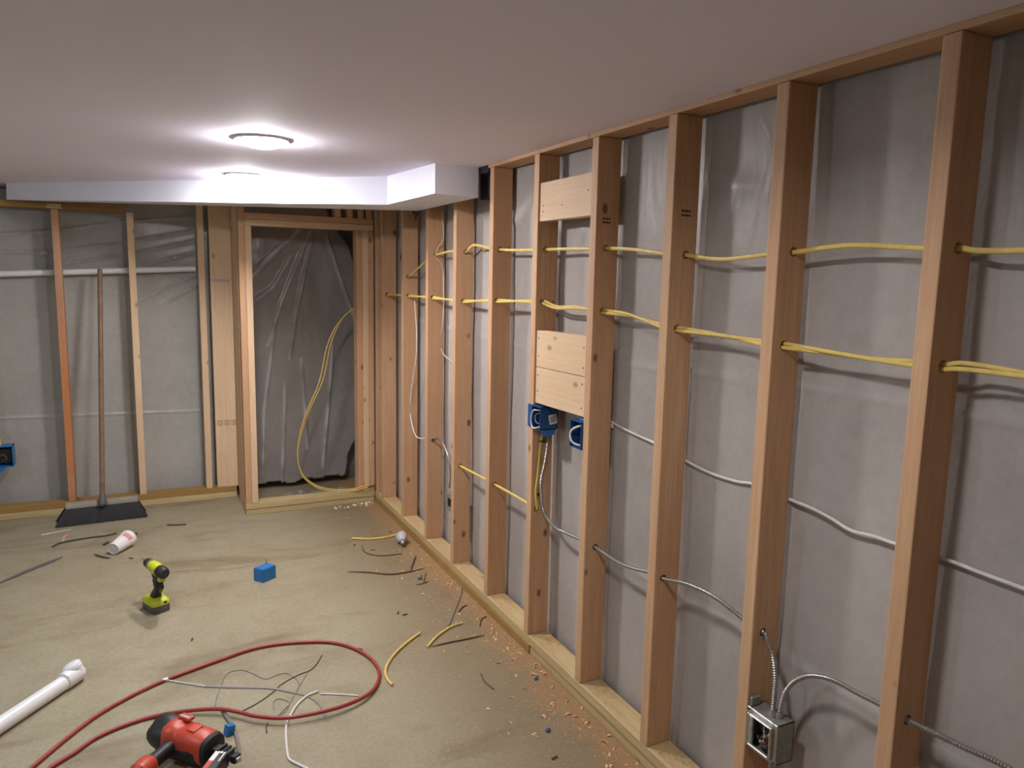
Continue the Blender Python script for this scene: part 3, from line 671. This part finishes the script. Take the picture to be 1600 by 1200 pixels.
# ------------------------------------------------------------------ paper cup
cb, ct_ = AZ(177, 858, 0.033), AZ(203, 839, 0.047)
dr = (ct_-cb).normalized(); mc = frame_mat(cb, dr); Lc = 0.135
t = thing('paper_cup', (cb.x, cb.y, 0), 'white paper cup with red print lying on its side', 'cup')
z_ = cb.z
B().lathe([(0.006, 0.026), (0.005, 0.029), (0.0, 0.0300), (0.003, 0.0308), (Lc, 0.0435), (Lc+0.003, 0.0455), (Lc+0.006, 0.0455), (Lc+0.006, 0.043), (Lc, 0.0425), (0.012, 0.0295), (0.010, 0.002)], mc, 32, cap=True).build('cup_wall', 'paper', t)
B().lathe([(0.0035, 0.0265), (0.0045, 0.001)], mc, 24).build('cup_base', 'clear', t)
vs = []; fs = []
for i in range(9):
    an = math.radians(18 + i*9)
    for j in range(2):
        a = Lc*(0.62 if j == 0 else 0.86); r = 0.0308+(0.0435-0.0308)*(a/Lc)+0.0005; vs.append(mc @ Vector((a, -r*math.cos(an), r*math.sin(an))))
for i in range(8): fs.append([2*i, 2*i+1, 2*i+3, 2*i+2])
o = B().add(vs, fs, True).build('red_print', 'redprint', t); o['label'] = 'faded red printed patch'

# ------------------------------------------------------------------ cordless drill
t = thing('cordless_drill', (-1.345, 3.58, 0), 'lime green and black cordless drill standing on its battery', 'drill')
ax_ = (AZ(225, 881, 0.2)-AZ(255, 898, 0.2)); ax_.z = 0.0; ax_.normalize(); ax_.z = 0.06; ax_.normalize()
rear = AZ(256, 896, 0.205); md_ = frame_mat(rear, ax_)                   # +X to the chuck
sd = Vector((-ax_.y, ax_.x, 0)).normalized()
fl = Vector((ax_.x, ax_.y, 0)).normalized()
base = Vector((-1.345, 3.575, 0)); mbase = frame_mat(base, fl)
def rrect(lx, ly, r, n=5):
    o_ = []
    for cx_, cy_, a0 in ((lx-r, ly-r, 0), (-lx+r, ly-r, 90), (-lx+r, -ly+r, 180), (lx-r, -ly+r, 270)):
        for k in range(n+1): a = math.radians(a0+90*k/n); o_.append((cx_+r*math.cos(a), cy_+r*math.sin(a)))
    return o_
def loft(secs, mat4):
    b = B(); n = len(secs[0]); vs = [mat4 @ Vector(p) for s_ in secs for p in s_]
    fs = [[i*n+k, i*n+(k+1) % n, (i+1)*n+(k+1) % n, (i+1)*n+k] for i in range(len(secs)-1) for k in range(n)]
    fs += [list(range(n))[::-1], [(len(secs)-1)*n+k for k in range(n)]]; return b.add(vs, fs, True)
def sec(lx, ly, r, z, ox=0): return [(x+ox, y, z) for x, y in rrect(lx, ly, r)]
loft([sec(0.056, 0.038, 0.014, 0.0), sec(0.058, 0.040, 0.015, 0.004), sec(0.058, 0.040, 0.015, 0.034)], mbase).build('battery', 'greypl', t)
loft([sec(0.059, 0.041, 0.016, 0.034), sec(0.060, 0.042, 0.016, 0.040), sec(0.056, 0.039, 0.016, 0.052), sec(0.042, 0.030, 0.014, 0.062)], mbase).build('foot', 'lime', t)
q = mbase @ Vector((-0.058, 0, 0.046))
B().box(-0.0605, -0.057, -0.022, -0.008, 0.040, 0.050, 0.001, mat=mbase).build('logo_patch', 'black', t)
hp = mbase.inverted() @ rear
zc = hp.z
loft([sec(0.026, 0.021, 0.012, 0.056, 0.0), sec(0.021, 0.0185, 0.012, 0.075, -0.004), sec(0.020, 0.018, 0.012, 0.11, hp.x*0.3), sec(0.021, 0.018, 0.012, 0.145, hp.x*0.3+0.012), sec(0.026, 0.019, 0.012, zc-0.016, hp.x+0.05)], mbase).build('handle', 'black', t)
loft([sec(0.008, 0.008, 0.004, 0.140, hp.x*0.3+0.035), sec(0.010, 0.008, 0.004, 0.158, hp.x*0.3+0.043), sec(0.008, 0.008, 0.004, 0.170, hp.x*0.3+0.043)], mbase).build('trigger', 'black', t)
B().lathe([(-0.012, 0.010), (-0.009, 0.020), (0.0, 0.0255), (0.022, 0.0275), (0.036, 0.027)], md_, 24).build('motor_cap', 'black', t)
B().lathe([(0.034, 0.027), (0.038, 0.0275), (0.085, 0.0265), (0.108, 0.024), (0.112, 0.022)], md_, 24).build('housing', 'lime', t)
loft([sec(0.024, 0.014, 0.009, zc-0.055, hp.x+0.068), sec(0.030, 0.020, 0.012, zc-0.025, hp.x+0.07), sec(0.034, 0.020, 0.012, zc-0.008, hp.x+0.072)], mbase).build('housing_neck', 'lime', t)
B().lathe([(0.110, 0.0225), (0.126, 0.022), (0.128, 0.019)], md_, 24).build('clutch_ring', 'greypl', t)
B().lathe([(0.127, 0.018), (0.132, 0.0205), (0.155, 0.0195), (0.166, 0.012), (0.168, 0.006)], md_, 20).build('chuck', 'black', t)
B().lathe([(0.164, 0.0035), (0.205, 0.0033), (0.214, 0.0018)], md_, 10).build('drill_bit', 'steel', t)

# ------------------------------------------------------------------ blue box on the floor
p0, p1, p2 = AZ(396, 904), AZ(411, 911), AZ(431, 902)
u_ = (p2-p1); lu = u_.length; u_.normalize(); v_ = Vector((-u_.y, u_.x, 0)); mb2 = frame_mat(p1, u_)
t = thing('electrical_box', (p1.x, p1.y, 0), 'loose blue electrical box lying on the concrete floor', 'electrical box')
loft([[(0, 0, 0.0), (lu, 0, 0), (lu, 0.062, 0), (0, 0.062, 0)], [(0, 0, 0.062), (lu, 0, 0.062), (lu, 0.062, 0.062), (0, 0.062, 0.062)]], mb2).build('box_body', 'blue_bright', t)
B().box(0.004, lu-0.002, 0.003, 0.060, 0.0622, 0.065, 0.001, mat=mb2).build('back_panel', 'blue_bright', t)
B().box(lu-0.004, lu+0.012, 0.02, 0.045, 0.012, 0.046, 0.002, mat=mb2).build('nail_bracket', 'blue', t)
B().box(lu+0.002, lu+0.010, 0.005, 0.055, 0.047, 0.054, 0.002, mat=mb2).build('clamp', 'greypl', t)
q = mb2 @ Vector((lu-0.012, 0.05, 0.06)); B().cyl(q, q+Vector((0, 0, 0.028)), 0.0016, seg=6).build('nail', 'dark_wire', t)

# ------------------------------------------------------------------ white pipe on the floor
t = thing('pvc_pipe', (-1.75, 2.85, 0), 'white plastic pipe with an elbow lying on the floor', 'pipe')
r_ = 0.0265; e0 = AZ(118, 1055, r_); s0 = AZ(0, 1133, r_); d_ = (e0-s0).normalized()
B().cyl(s0-d_*0.7, e0, r_, seg=24).build('pipe_length', 'pvc', t)
up_ = Vector((-0.45, 0.12, 0.88)).normalized()
rb = r_*1.2
ball = e0+d_*0.004+Vector((0, 0, 0.004))
B().lathe([(rb*math.sin(a), max(0.0008, rb*math.cos(a))) for a in [-math.pi/2+k*math.pi/12 for k in range(13)]], frame_mat(ball, d_), 24).build('elbow', 'pvc', t)
B().lathe([(-0.062, r_*1.02), (-0.060, r_*1.18), (-0.046, r_*1.2), (-0.012, rb), (0.0, rb*0.98)], frame_mat(ball, d_), 24).build('elbow_socket', 'pvc', t)
B().lathe([(0.0, rb*0.97), (0.020, rb), (0.022, rb*1.08), (0.036, rb*1.08), (0.039, rb*1.02), (0.043, rb*0.8), (0.046, rb*0.45), (0.047, 0.001)], frame_mat(ball, up_, (1, 0, 0)), 24).build('elbow_mouth', 'pvc', t)

# ------------------------------------------------------------------ air hose
hp_ = [(20, 1222, 0), (50, 1199, 0), (100, 1157, 0), (150, 1119, 0), (200, 1090, 0), (250, 1066, 0), (300, 1047, 0), (350, 1029, 0), (395, 1014, 0), (440, 1006, 0), (490, 1003, 0), (525, 1005, 0), (555, 1014, 0), (578, 1028, 0), (590, 1043, 0), (593, 1056, 0), (587, 1073, .002), (572, 1087, .008), (550, 1098, .012), (520, 1108, .015), (480, 1117, .016), (440, 1122, .016), (400, 1119, .015), (375, 1113, .015), (345, 1108, .014), (310, 1109, .010), (270, 1114, .004), (230, 1122, 0), (190, 1135, 0), (150, 1153, 0), (115, 1177, 0), (78, 1200, 0), (40, 1230, 0)]
P = [AZ(x, y, 0.0068+z) for x, y, z in hp_]
t = thing('air_hose', (-1.1, 2.7, 0), 'dark red rubber air hose looped across the concrete floor', 'hose')
B().tube(spline(P, 8), 0.0066, 12).build('hose_tube', 'hose', t)
q = AZ(254, 1064, 0.0068); q2 = AZ(262, 1061, 0.0068); B().cyl(q, q2, 0.0074, seg=12).build('tape_mark', 'whitelabel', t)

# ------------------------------------------------------------------ nail gun
pa, pb = AZ(256, 1143, 0.058), AZ(392, 1192, 0.058)
axn = (pb-pa); axn.z = 0; axn.normalize(); mn = frame_mat(pa, axn); ln = (AZ(392, 1192, 0.058)-pa).length
t = thing('nail_gun', (pa.x, pa.y, 0), 'red and black pneumatic nail gun lying at the bottom edge', 'nail gun')
# handle direction: local -Y is towards the camera side
def lsec(x, ry, rz, oy=0, oz=0, n=24, p=2.6, lobes=0):
    o_ = []
    for k in range(n):
        a = 2*math.pi*k/n; c_, s_ = math.cos(a), math.sin(a); f = 1+lobes*math.cos(4*a+0.6)
        o_.append((x, oy+ry*f*math.copysign(abs(c_)**(2/p), c_), oz+rz*f*math.copysign(abs(s_)**(2/p), s_)))
    return o_
loft([lsec(-0.022, 0.030, 0.030, lobes=0.08), lsec(-0.018, 0.046, 0.046, lobes=0.10), lsec(0.004, 0.053, 0.053, lobes=0.10), lsec(0.034, 0.054, 0.054, lobes=0.08), lsec(0.046, 0.053, 0.053)], mn).build('head_cap', 'black', t)
loft([lsec(0.038, 0.050, 0.052), lsec(0.045, 0.053, 0.055), lsec(0.075, 0.052, 0.054), lsec(0.082, 0.047, 0.048), lsec(0.100, 0.046, 0.047), lsec(0.106, 0.049, 0.051), lsec(0.150, 0.047, 0.049), lsec(0.190, 0.048, 0.049), lsec(0.197, 0.045, 0.046)], mn).build('housing', 'red', t)
loft([lsec(0.194, 0.044, 0.045), lsec(0.200, 0.047, 0.048), lsec(0.212, 0.043, 0.044), lsec(0.216, 0.030, 0.032)], mn).build('muzzle_shroud', 'rubber', t)
B().box(0.052, 0.098, 0.010, 0.036, 0.050, 0.062, 0.004, 2, mat=mn).build('side_rib', 'red', t)
B().box(0.056, 0.094, 0.014, 0.022, 0.0615, 0.0635, 0.0008, mat=mn).build('nameplate', 'steel', t)
B().box(0.120, 0.150, -0.02, 0.02, 0.046, 0.053, 0.004, 2, mat=mn).build('side_rib', 'red', t)
hd0 = mn @ Vector((0.075, -0.035, -0.004)); hd1 = AZ(232, 1197, 0.052)
hv = (hd1-hd0); mh = frame_mat(hd0, hv)
loft([lsec(-0.02, 0.024, 0.026), lsec(0.03, 0.020, 0.022), lsec(0.09, 0.018, 0.020), lsec(hv.length, 0.020, 0.022)], mh).build('grip', 'black', t)
loft([lsec(hv.length-0.012, 0.024, 0.027), lsec(hv.length, 0.030, 0.033), lsec(hv.length+0.04, 0.030, 0.033), lsec(hv.length+0.05, 0.022, 0.024)], mh).build('end_cap', 'red', t)
# nose and magazine
B().box(0.212, 0.282, -0.016, 0.016, -0.016, 0.014, 0.004, 2, mat=mn).build('nose', 'black', t)
B().box(0.278, 0.312, -0.009, 0.009, -0.012, 0.004, 0.003, 2, mat=mn).build('contact_tip', 'steel', t)
B().box(0.288, 0.306, -0.013, 0.013, -0.014, 0.010, 0.003, 2, mat=mn).build('tip_pad', 'rubber', t)
for i in range(3): B().box(0.240+i*0.016, 0.249+i*0.016, -0.020, 0.020, 0.008+0.002*i, 0.022-0.003*i, 0.003, 2, mat=mn).build('nose_latch', 'rubber', t)
mv = Vector((-0.52, -0.85, 0)).normalized(); mg0 = mn @ Vector((0.256, -0.010, 0.0)); mgm = frame_mat(mg0, mv)
B().box(0.0, 0.26, -0.020, 0.020, -0.03, 0.016, 0.004, 2, mat=mgm).build('magazine', 'black', t)
for x0, x1, y0_, y1_, m_ in ((0.004, 0.05, -0.019, -0.004, 'whitelabel'), (0.05, 0.13, -0.019, -0.004, 'redlabel'), (0.006, 0.05, 0.010, 0.014, 'whitelabel')):
    B().box(x0, x1, y0_, y1_, 0.0162, 0.0168, 0.0, mat=mgm).build('label', m_, t)
B().cyl(mgm @ Vector((0.012, 0.004, 0.016)), mgm @ Vector((0.012, 0.004, 0.019)), 0.005, seg=12).build('bolt', 'steel', t)
B().box(0.09, 0.16, -0.050, -0.044, -0.03, 0.0, 0.003, mat=mn).build('trigger_guard', 'rubber', t)
B().box(0.10, 0.18, -0.048, -0.030, -0.035, 0.005, 0.006, 2, mat=mn).build('valve_housing', 'rubber', t)
# blue tape scrap behind the nail gun
q = AZ(357, 1148, 0.0); q2 = AZ(362, 1140, 0.0)
b = B(); b.box(-0.014, 0.014, -0.012, 0.012, 0.0, 0.034, 0.004, 2, mat=Matrix.Translation(q) @ Matrix.Rotation(0.5, 4, 'Z') @ Matrix.Rotation(0.25, 4, 'Y'))
tag(b.build('plastic_scrap', 'blue_bright'), 'small bright blue plastic scrap behind the nail gun', 'scrap')

# ------------------------------------------------------------------ wires, offcuts and litter on the floor
def litter(name, px, r, mat, label, cat, ell=1.0, lift=0.0, taper=False, seg=7, group=None, n=6):
    P = [AZ(q[0], q[1], r*ell+(q[2] if len(q) > 2 else 0)+0.0004+lift) for q in px]
    sp = spline(P, n); rad = None
    if taper: m_ = len(sp)-1; rad = [r*(0.35+0.65*min(1, 4*i/m_, 4*(m_-i)/m_)) for i in range(m_+1)]
    return tag(B().tube(sp, r, seg, ell=ell, radii=rad).build(name, mat), label, cat, group)
litter('yellow_cable_offcut', [(550, 841), (575, 842), (600, 840), (622, 835)], 0.0055, 'yellow', 'yellow cable offcut pointing at the small bulb by the plate', 'cable offcut')
litter('yellow_cable_offcut', [(722, 973), (705, 979), (688, 990), (676, 1001), (668, 1011)], 0.0052, 'yellow', 'yellow cable offcut nearer the sole plate, touching a brown stick', 'cable offcut')
litter('yellow_cable_offcut', [(656, 989), (638, 1002), (620, 1018), (607, 1035), (602, 1050), (606, 1062), (613, 1070)], 0.0055, 'yellow', 'curved yellow cable offcut beside the red hose loop', 'cable offcut')
litter('grey_wire_offcut', [(722, 915), (719, 932), (711, 952), (701, 977)], 0.0035, 'grey_wire', 'grey wire strip leaning from the sole plate', 'wire offcut')
litter('brown_splinter', [(674, 1010), (700, 1004), (730, 998), (757, 992)], 0.0035, 'bark', 'long brown splinter beside the yellow offcut', 'splinter', taper=True)
litter('brown_splinter', [(543, 893), (575, 894), (610, 897), (640, 893), (665, 887)], 0.0042, 'bark', 'longest brown splinter lying left of the sawdust drift', 'splinter', taper=True)
litter('brown_splinter', [(641, 893), (645, 881), (650, 868)], 0.0045, 'dark_wire', 'short dark splinter crossing the longest one', 'splinter', taper=True)
litter('brown_splinter', [(650, 914), (662, 911), (670, 908)], 0.0028, 'bark', 'tiny brown splinter in the sawdust by the plate', 'splinter', taper=True)
litter('brown_splinter', [(661, 913), (663, 905), (666, 893)], 0.0028, 'bark', 'tiny upright brown splinter in the sawdust', 'splinter', taper=True)
litter('dark_wire_offcut', [(566, 852), (568, 860), (578, 866), (600, 868), (628, 865)], 0.0025, 'dark_wire', 'dark bent wire below the far yellow offcut', 'wire offcut')
litter('dark_wire_offcut', [(752, 1053), (756, 1063), (763, 1070), (772, 1077)], 0.0026, 'dark_wire', 'short dark bent wire on bare concrete near the plate', 'wire offcut')
litter('dark_wire_offcut', [(750, 978), (752, 968), (760, 963)], 0.0026, 'dark_wire', 'little dark hook of wire by the sole plate', 'wire offcut')
litter('brown_splinter', [(715, 958), (722, 949), (730, 945)], 0.003, 'bark', 'little dark splinter right of the grey wire strip', 'splinter', taper=True)
litter('black_strip', [(0, 910), (40, 893), (75, 879), (97, 870)], 0.010, 'greypl', 'long dark grey strip lying at the left edge', 'strip', ell=0.5, taper=True)
litter('dark_wire_offcut', [(82, 854), (92, 849), (110, 845), (140, 840), (165, 837), (182, 833)], 0.0048, 'dark_wire', 'dark wire lying behind the paper cup', 'wire offcut')
litter('dark_wire_offcut', [(205, 841), (213, 833)], 0.006, 'dark_wire', 'stubby dark scrap right of the paper cup', 'wire offcut', n=3)
litter('dark_wire_offcut', [(162, 851), (169, 847)], 0.006, 'dark_wire', 'stubby dark scrap left of the paper cup', 'wire offcut', n=3)
litter('white_strip', [(64, 836), (90, 831), (111, 827)], 0.006, 'clear', 'pale plastic strip in front of the broom', 'strip', ell=0.4)
litter('dark_nail', [(261, 820), (280, 820), (291, 819)], 0.004, 'dark_wire', 'dark nail lying right of the broom', 'nail', n=3)
litter('brown_splinter', [(147, 866), (160, 870), (172, 872)], 0.005, 'bark', 'reddish splinter in front of the paper cup', 'splinter', taper=True)
litter('red_scrap', [(97, 846), (101, 838), (106, 835)], 0.008, 'redprint', 'small reddish paper scrap left of the cup', 'scrap', ell=0.4)
# wire tangle inside the hose loop
litter('plastic_strip', [(310, 1072), (340, 1073), (380, 1074), (420, 1075), (450, 1080), (475, 1086)], 0.0062, 'grey_wire', 'flat grey torn cable sheath inside the hose loop', 'cable sheath', ell=0.35, taper=True)
litter('plastic_strip', [(475, 1086), (492, 1094), (502, 1104), (508, 1118), (513, 1128)], 0.0042, 'grey_wire', 'curled grey tail of the sheath passing under the hose', 'cable sheath', ell=0.5, taper=True)
litter('white_wire_offcut', [(497, 1080), (480, 1087), (465, 1100), (455, 1115), (448, 1130), (447, 1150), (449, 1175), (453, 1187), (470, 1196), (490, 1206)], 0.0040, 'white_wire', 'white cable offcut bending towards the bottom edge', 'wire offcut')
litter('white_wire_offcut', [(500, 1084), (530, 1085), (560, 1087)], 0.0026, 'white_wire', 'short straight white wire touching the hose', 'wire offcut')
litter('white_wire_offcut', [(258, 1062), (280, 1066), (320, 1072)], 0.0030, 'clear', 'clear plastic sliver beside the hose tape', 'wire offcut')
litter('grey_cable_offcut', [(347, 1106), (354, 1120), (364, 1135), (370, 1152), (373, 1170), (374, 1186)], 0.0062, 'grey_wire', 'thick grey cable offcut ending at the nail gun', 'cable offcut')
litter('thin_wire', [(376, 1112), (400, 1100), (425, 1083), (440, 1069), (465, 1055), (485, 1047), (495, 1037), (503, 1024)], 0.0018, 'dark_wire', 'thin dark wire with a raised tip inside the hose loop', 'wire')
litter('thin_wire', [(336, 1108), (338, 1092), (345, 1072), (352, 1056), (362, 1049), (380, 1047), (398, 1054), (416, 1061), (434, 1054), (448, 1052), (462, 1060), (468, 1070)], 0.0014, 'grey_wire', 'thin wavy grey wire along the upper side of the loop', 'wire')
litter('thin_wire', [(484, 1046), (475, 1060), (463, 1080), (452, 1100), (438, 1115)], 0.0014, 'grey_wire', 'thin straight grey wire crossing the dark one', 'wire')
litter('thin_wire', [(428, 1108), (427, 1098), (434, 1092), (446, 1094), (452, 1100), (446, 1112), (434, 1118)], 0.0013, 'grey_wire', 'tiny curl of thin wire inside the hose loop', 'wire')
litter('thin_wire', [(418, 1130), (416, 1137), (417, 1145)], 0.0020, 'dark_wire', 'tiny hooked wire below the hose loop', 'wire')
# frosted bulb
bp = AZ(632, 853, 0.0); mbu = frame_mat(bp+Vector((-0.012, 0, 0.030)), Vector((0.18, 0.8, 0.12)))
t = thing('light_bulb', (bp.x, bp.y, 0), 'small frosted light bulb lying against the sole plate', 'bulb')
B().lathe([(0.0, 0.014), (0.012, 0.018), (0.03, 0.030), (0.052, 0.034), (0.070, 0.028), (0.082, 0.014), (0.085, 0.002)], mbu, 20).build('glass', 'bulbglass', t)
B().lathe([(-0.028, 0.006), (-0.024, 0.010), (-0.02, 0.0125), (-0.014, 0.0115), (-0.010, 0.013), (-0.004, 0.012), (0.001, 0.013)], mbu, 16).build('screw_base', 'steel', t)
q = AZ(656, 903, 0.006)
tag(B().lathe([(-0.012, 0.004), (-0.010, 0.010), (0.008, 0.011), (0.010, 0.005)], frame_mat(q+Vector((0, 0, 0.006)), (0.5, -0.7, 0.2)), 12).build('metal_connector', 'steel'), 'small round metal connector in the sawdust', 'connector')
for (x, y, lab) in ((838, 1062, 'small blue scrap nearer the sole plate joint'), (856, 1143, 'small blue scrap out on the dusty concrete')):
    q = AZ(x, y, 0.0); b = B(); rz = Matrix.Translation(q+Vector((0, 0, 0.0045))) @ Matrix.Rotation(0.6, 4, 'Z') @ Matrix.Rotation(0.2, 4, 'X')
    b.box(-0.009, 0.009, -0.005, 0.005, -0.0035, 0.0035, 0.0015, mat=rz); b.box(0.004, 0.011, -0.004, 0.004, -0.002, 0.005, 0.001, mat=rz)
    tag(b.build('blue_scrap', 'blue'), lab, 'scrap')
CRUMBS = ['dark crumb between the bent wire and the yellow offcut by the bulb', 'dark crumb left of the bent dark wire', 'dark crumb touching the far yellow cable offcut', 'right one of two dark crumbs left of the grey strip', 'left one of two dark crumbs left of the grey strip', 'dark crumb just above the top of the hose loop', 'dark crumb at the bottom edge near the sawdust', 'dark crumb alone on concrete above the hose', 'dark crumb between the paper cup and the drill']
for i, (x, y) in enumerate(((583, 860), (554, 852), (610, 832), (633, 961), (622, 958), (562, 1015), (866, 1185), (300, 1000), (205, 873))):
    q = AZ(x, y, 0.0); b = B(); rz = Matrix.Translation(q+Vector((0, 0, 0.003))) @ Matrix.Rotation(i*1.1, 4, 'Z')
    b.box(-0.011, 0.011, -0.0035, 0.0035, -0.0028, 0.0028, 0.001, mat=rz); b.box(0.002, 0.013, -0.005, 0.002, -0.0028, 0.001, 0.001, mat=rz)
    tag(b.build('dark_crumb', 'bark'), CRUMBS[i], 'crumb', 'dark crumbs on the floor')

# ------------------------------------------------------------------ rubble in the opening, sawdust and shavings
b = B(); rnd = random.Random(11)
for i in range(160):
    x = rnd.uniform(-0.55, 0.05); y = rnd.uniform(4.91, 5.2); s_ = rnd.uniform(0.004, 0.016)
    b.box(-s_, s_, -s_*0.7, s_*0.7, 0, s_*0.8, 0, mat=Matrix.Translation((x, y, 0.0)) @ Matrix.Rotation(rnd.uniform(0, 6), 4, 'Z'))
tag(b.build('rubble', 'concrete'), 'grey rubble and dust on the floor behind the opening', 'rubble', kind='stuff')
b = B()
for i in range(26):
    x = rnd.uniform(-0.30, -0.02); y = rnd.uniform(4.72, 4.79); s_ = rnd.uniform(0.003, 0.008)
    b.box(-s_, s_, -s_*0.7, s_*0.7, 0, s_*0.8, 0, mat=Matrix.Translation((x, y, 0.0)) @ Matrix.Rotation(rnd.uniform(0, 6), 4, 'Z'))
tag(b.build('plaster_crumbs', 'whitelabel'), 'pale plaster crumbs along the framed opening plate', 'crumbs', kind='stuff')
b = B(); rnd = random.Random(5)
def chip(x, y, z, l, w_, curl):
    an = rnd.uniform(0, 2*math.pi); c_, s_ = math.cos(an), math.sin(an); tl = rnd.uniform(-0.3, 0.3)
    vs = []
    for k in range(4):
        t_ = k/3-0.5; h = curl*l*(0.25-t_*t_)*1.2+0.0008
        for sd_ in (-1, 1):
            u = t_*l; v = sd_*w_/2; vs.append((x+u*c_-v*s_, y+u*s_+v*c_, z+h+abs(tl)*w_*0.5*(1+sd_*(1 if tl > 0 else -1))))
    b.add(vs, [[0, 1, 3, 2], [2, 3, 5, 4], [4, 5, 7, 6]])
for i in range(9000):
    y = 1.2+3.4*rnd.random()**0.9
    clump = 0.5+0.5*noise.noise(Vector((y*4.0, 0, 2.2)))
    d = rnd.expovariate(1/(0.05+0.13*clump))
    if d > 0.8: continue
    if y > 3.9 and rnd.random() < 0.7: continue
    l = rnd.choice((0.002, 0.003, 0.003, 0.004, 0.006)) if rnd.random() < 0.97 else rnd.uniform(0.008, 0.022)
    chip(-0.003-d, y, 0, l, l*rnd.uniform(0.2, 0.5), rnd.uniform(0, 0.9))
for i in range(450):
    x = -rnd.random()**1.5*0.9; y = rnd.uniform(1.5, 4.2); l = rnd.uniform(0.002, 0.006); chip(x-0.02, y, 0, l, l*0.4, rnd.uniform(0, 0.7))
for k, ys in ALLY:
    for i in range(420):
        y = ys-abs(rnd.gauss(0, 0.10)); x = rnd.uniform(0.012, 0.085); l = rnd.uniform(0.0015, 0.006)
        if any(abs(y-(q+0.019)) < 0.024 for _, q in ALLY): continue
        chip(x, y, 0.0763, l, l*0.4, rnd.uniform(0, 0.6))
tag(b.build('wood_shavings', 'shaving'), 'orange wood shavings and sawdust scattered along the right sole plate', 'wood shavings', kind='stuff')
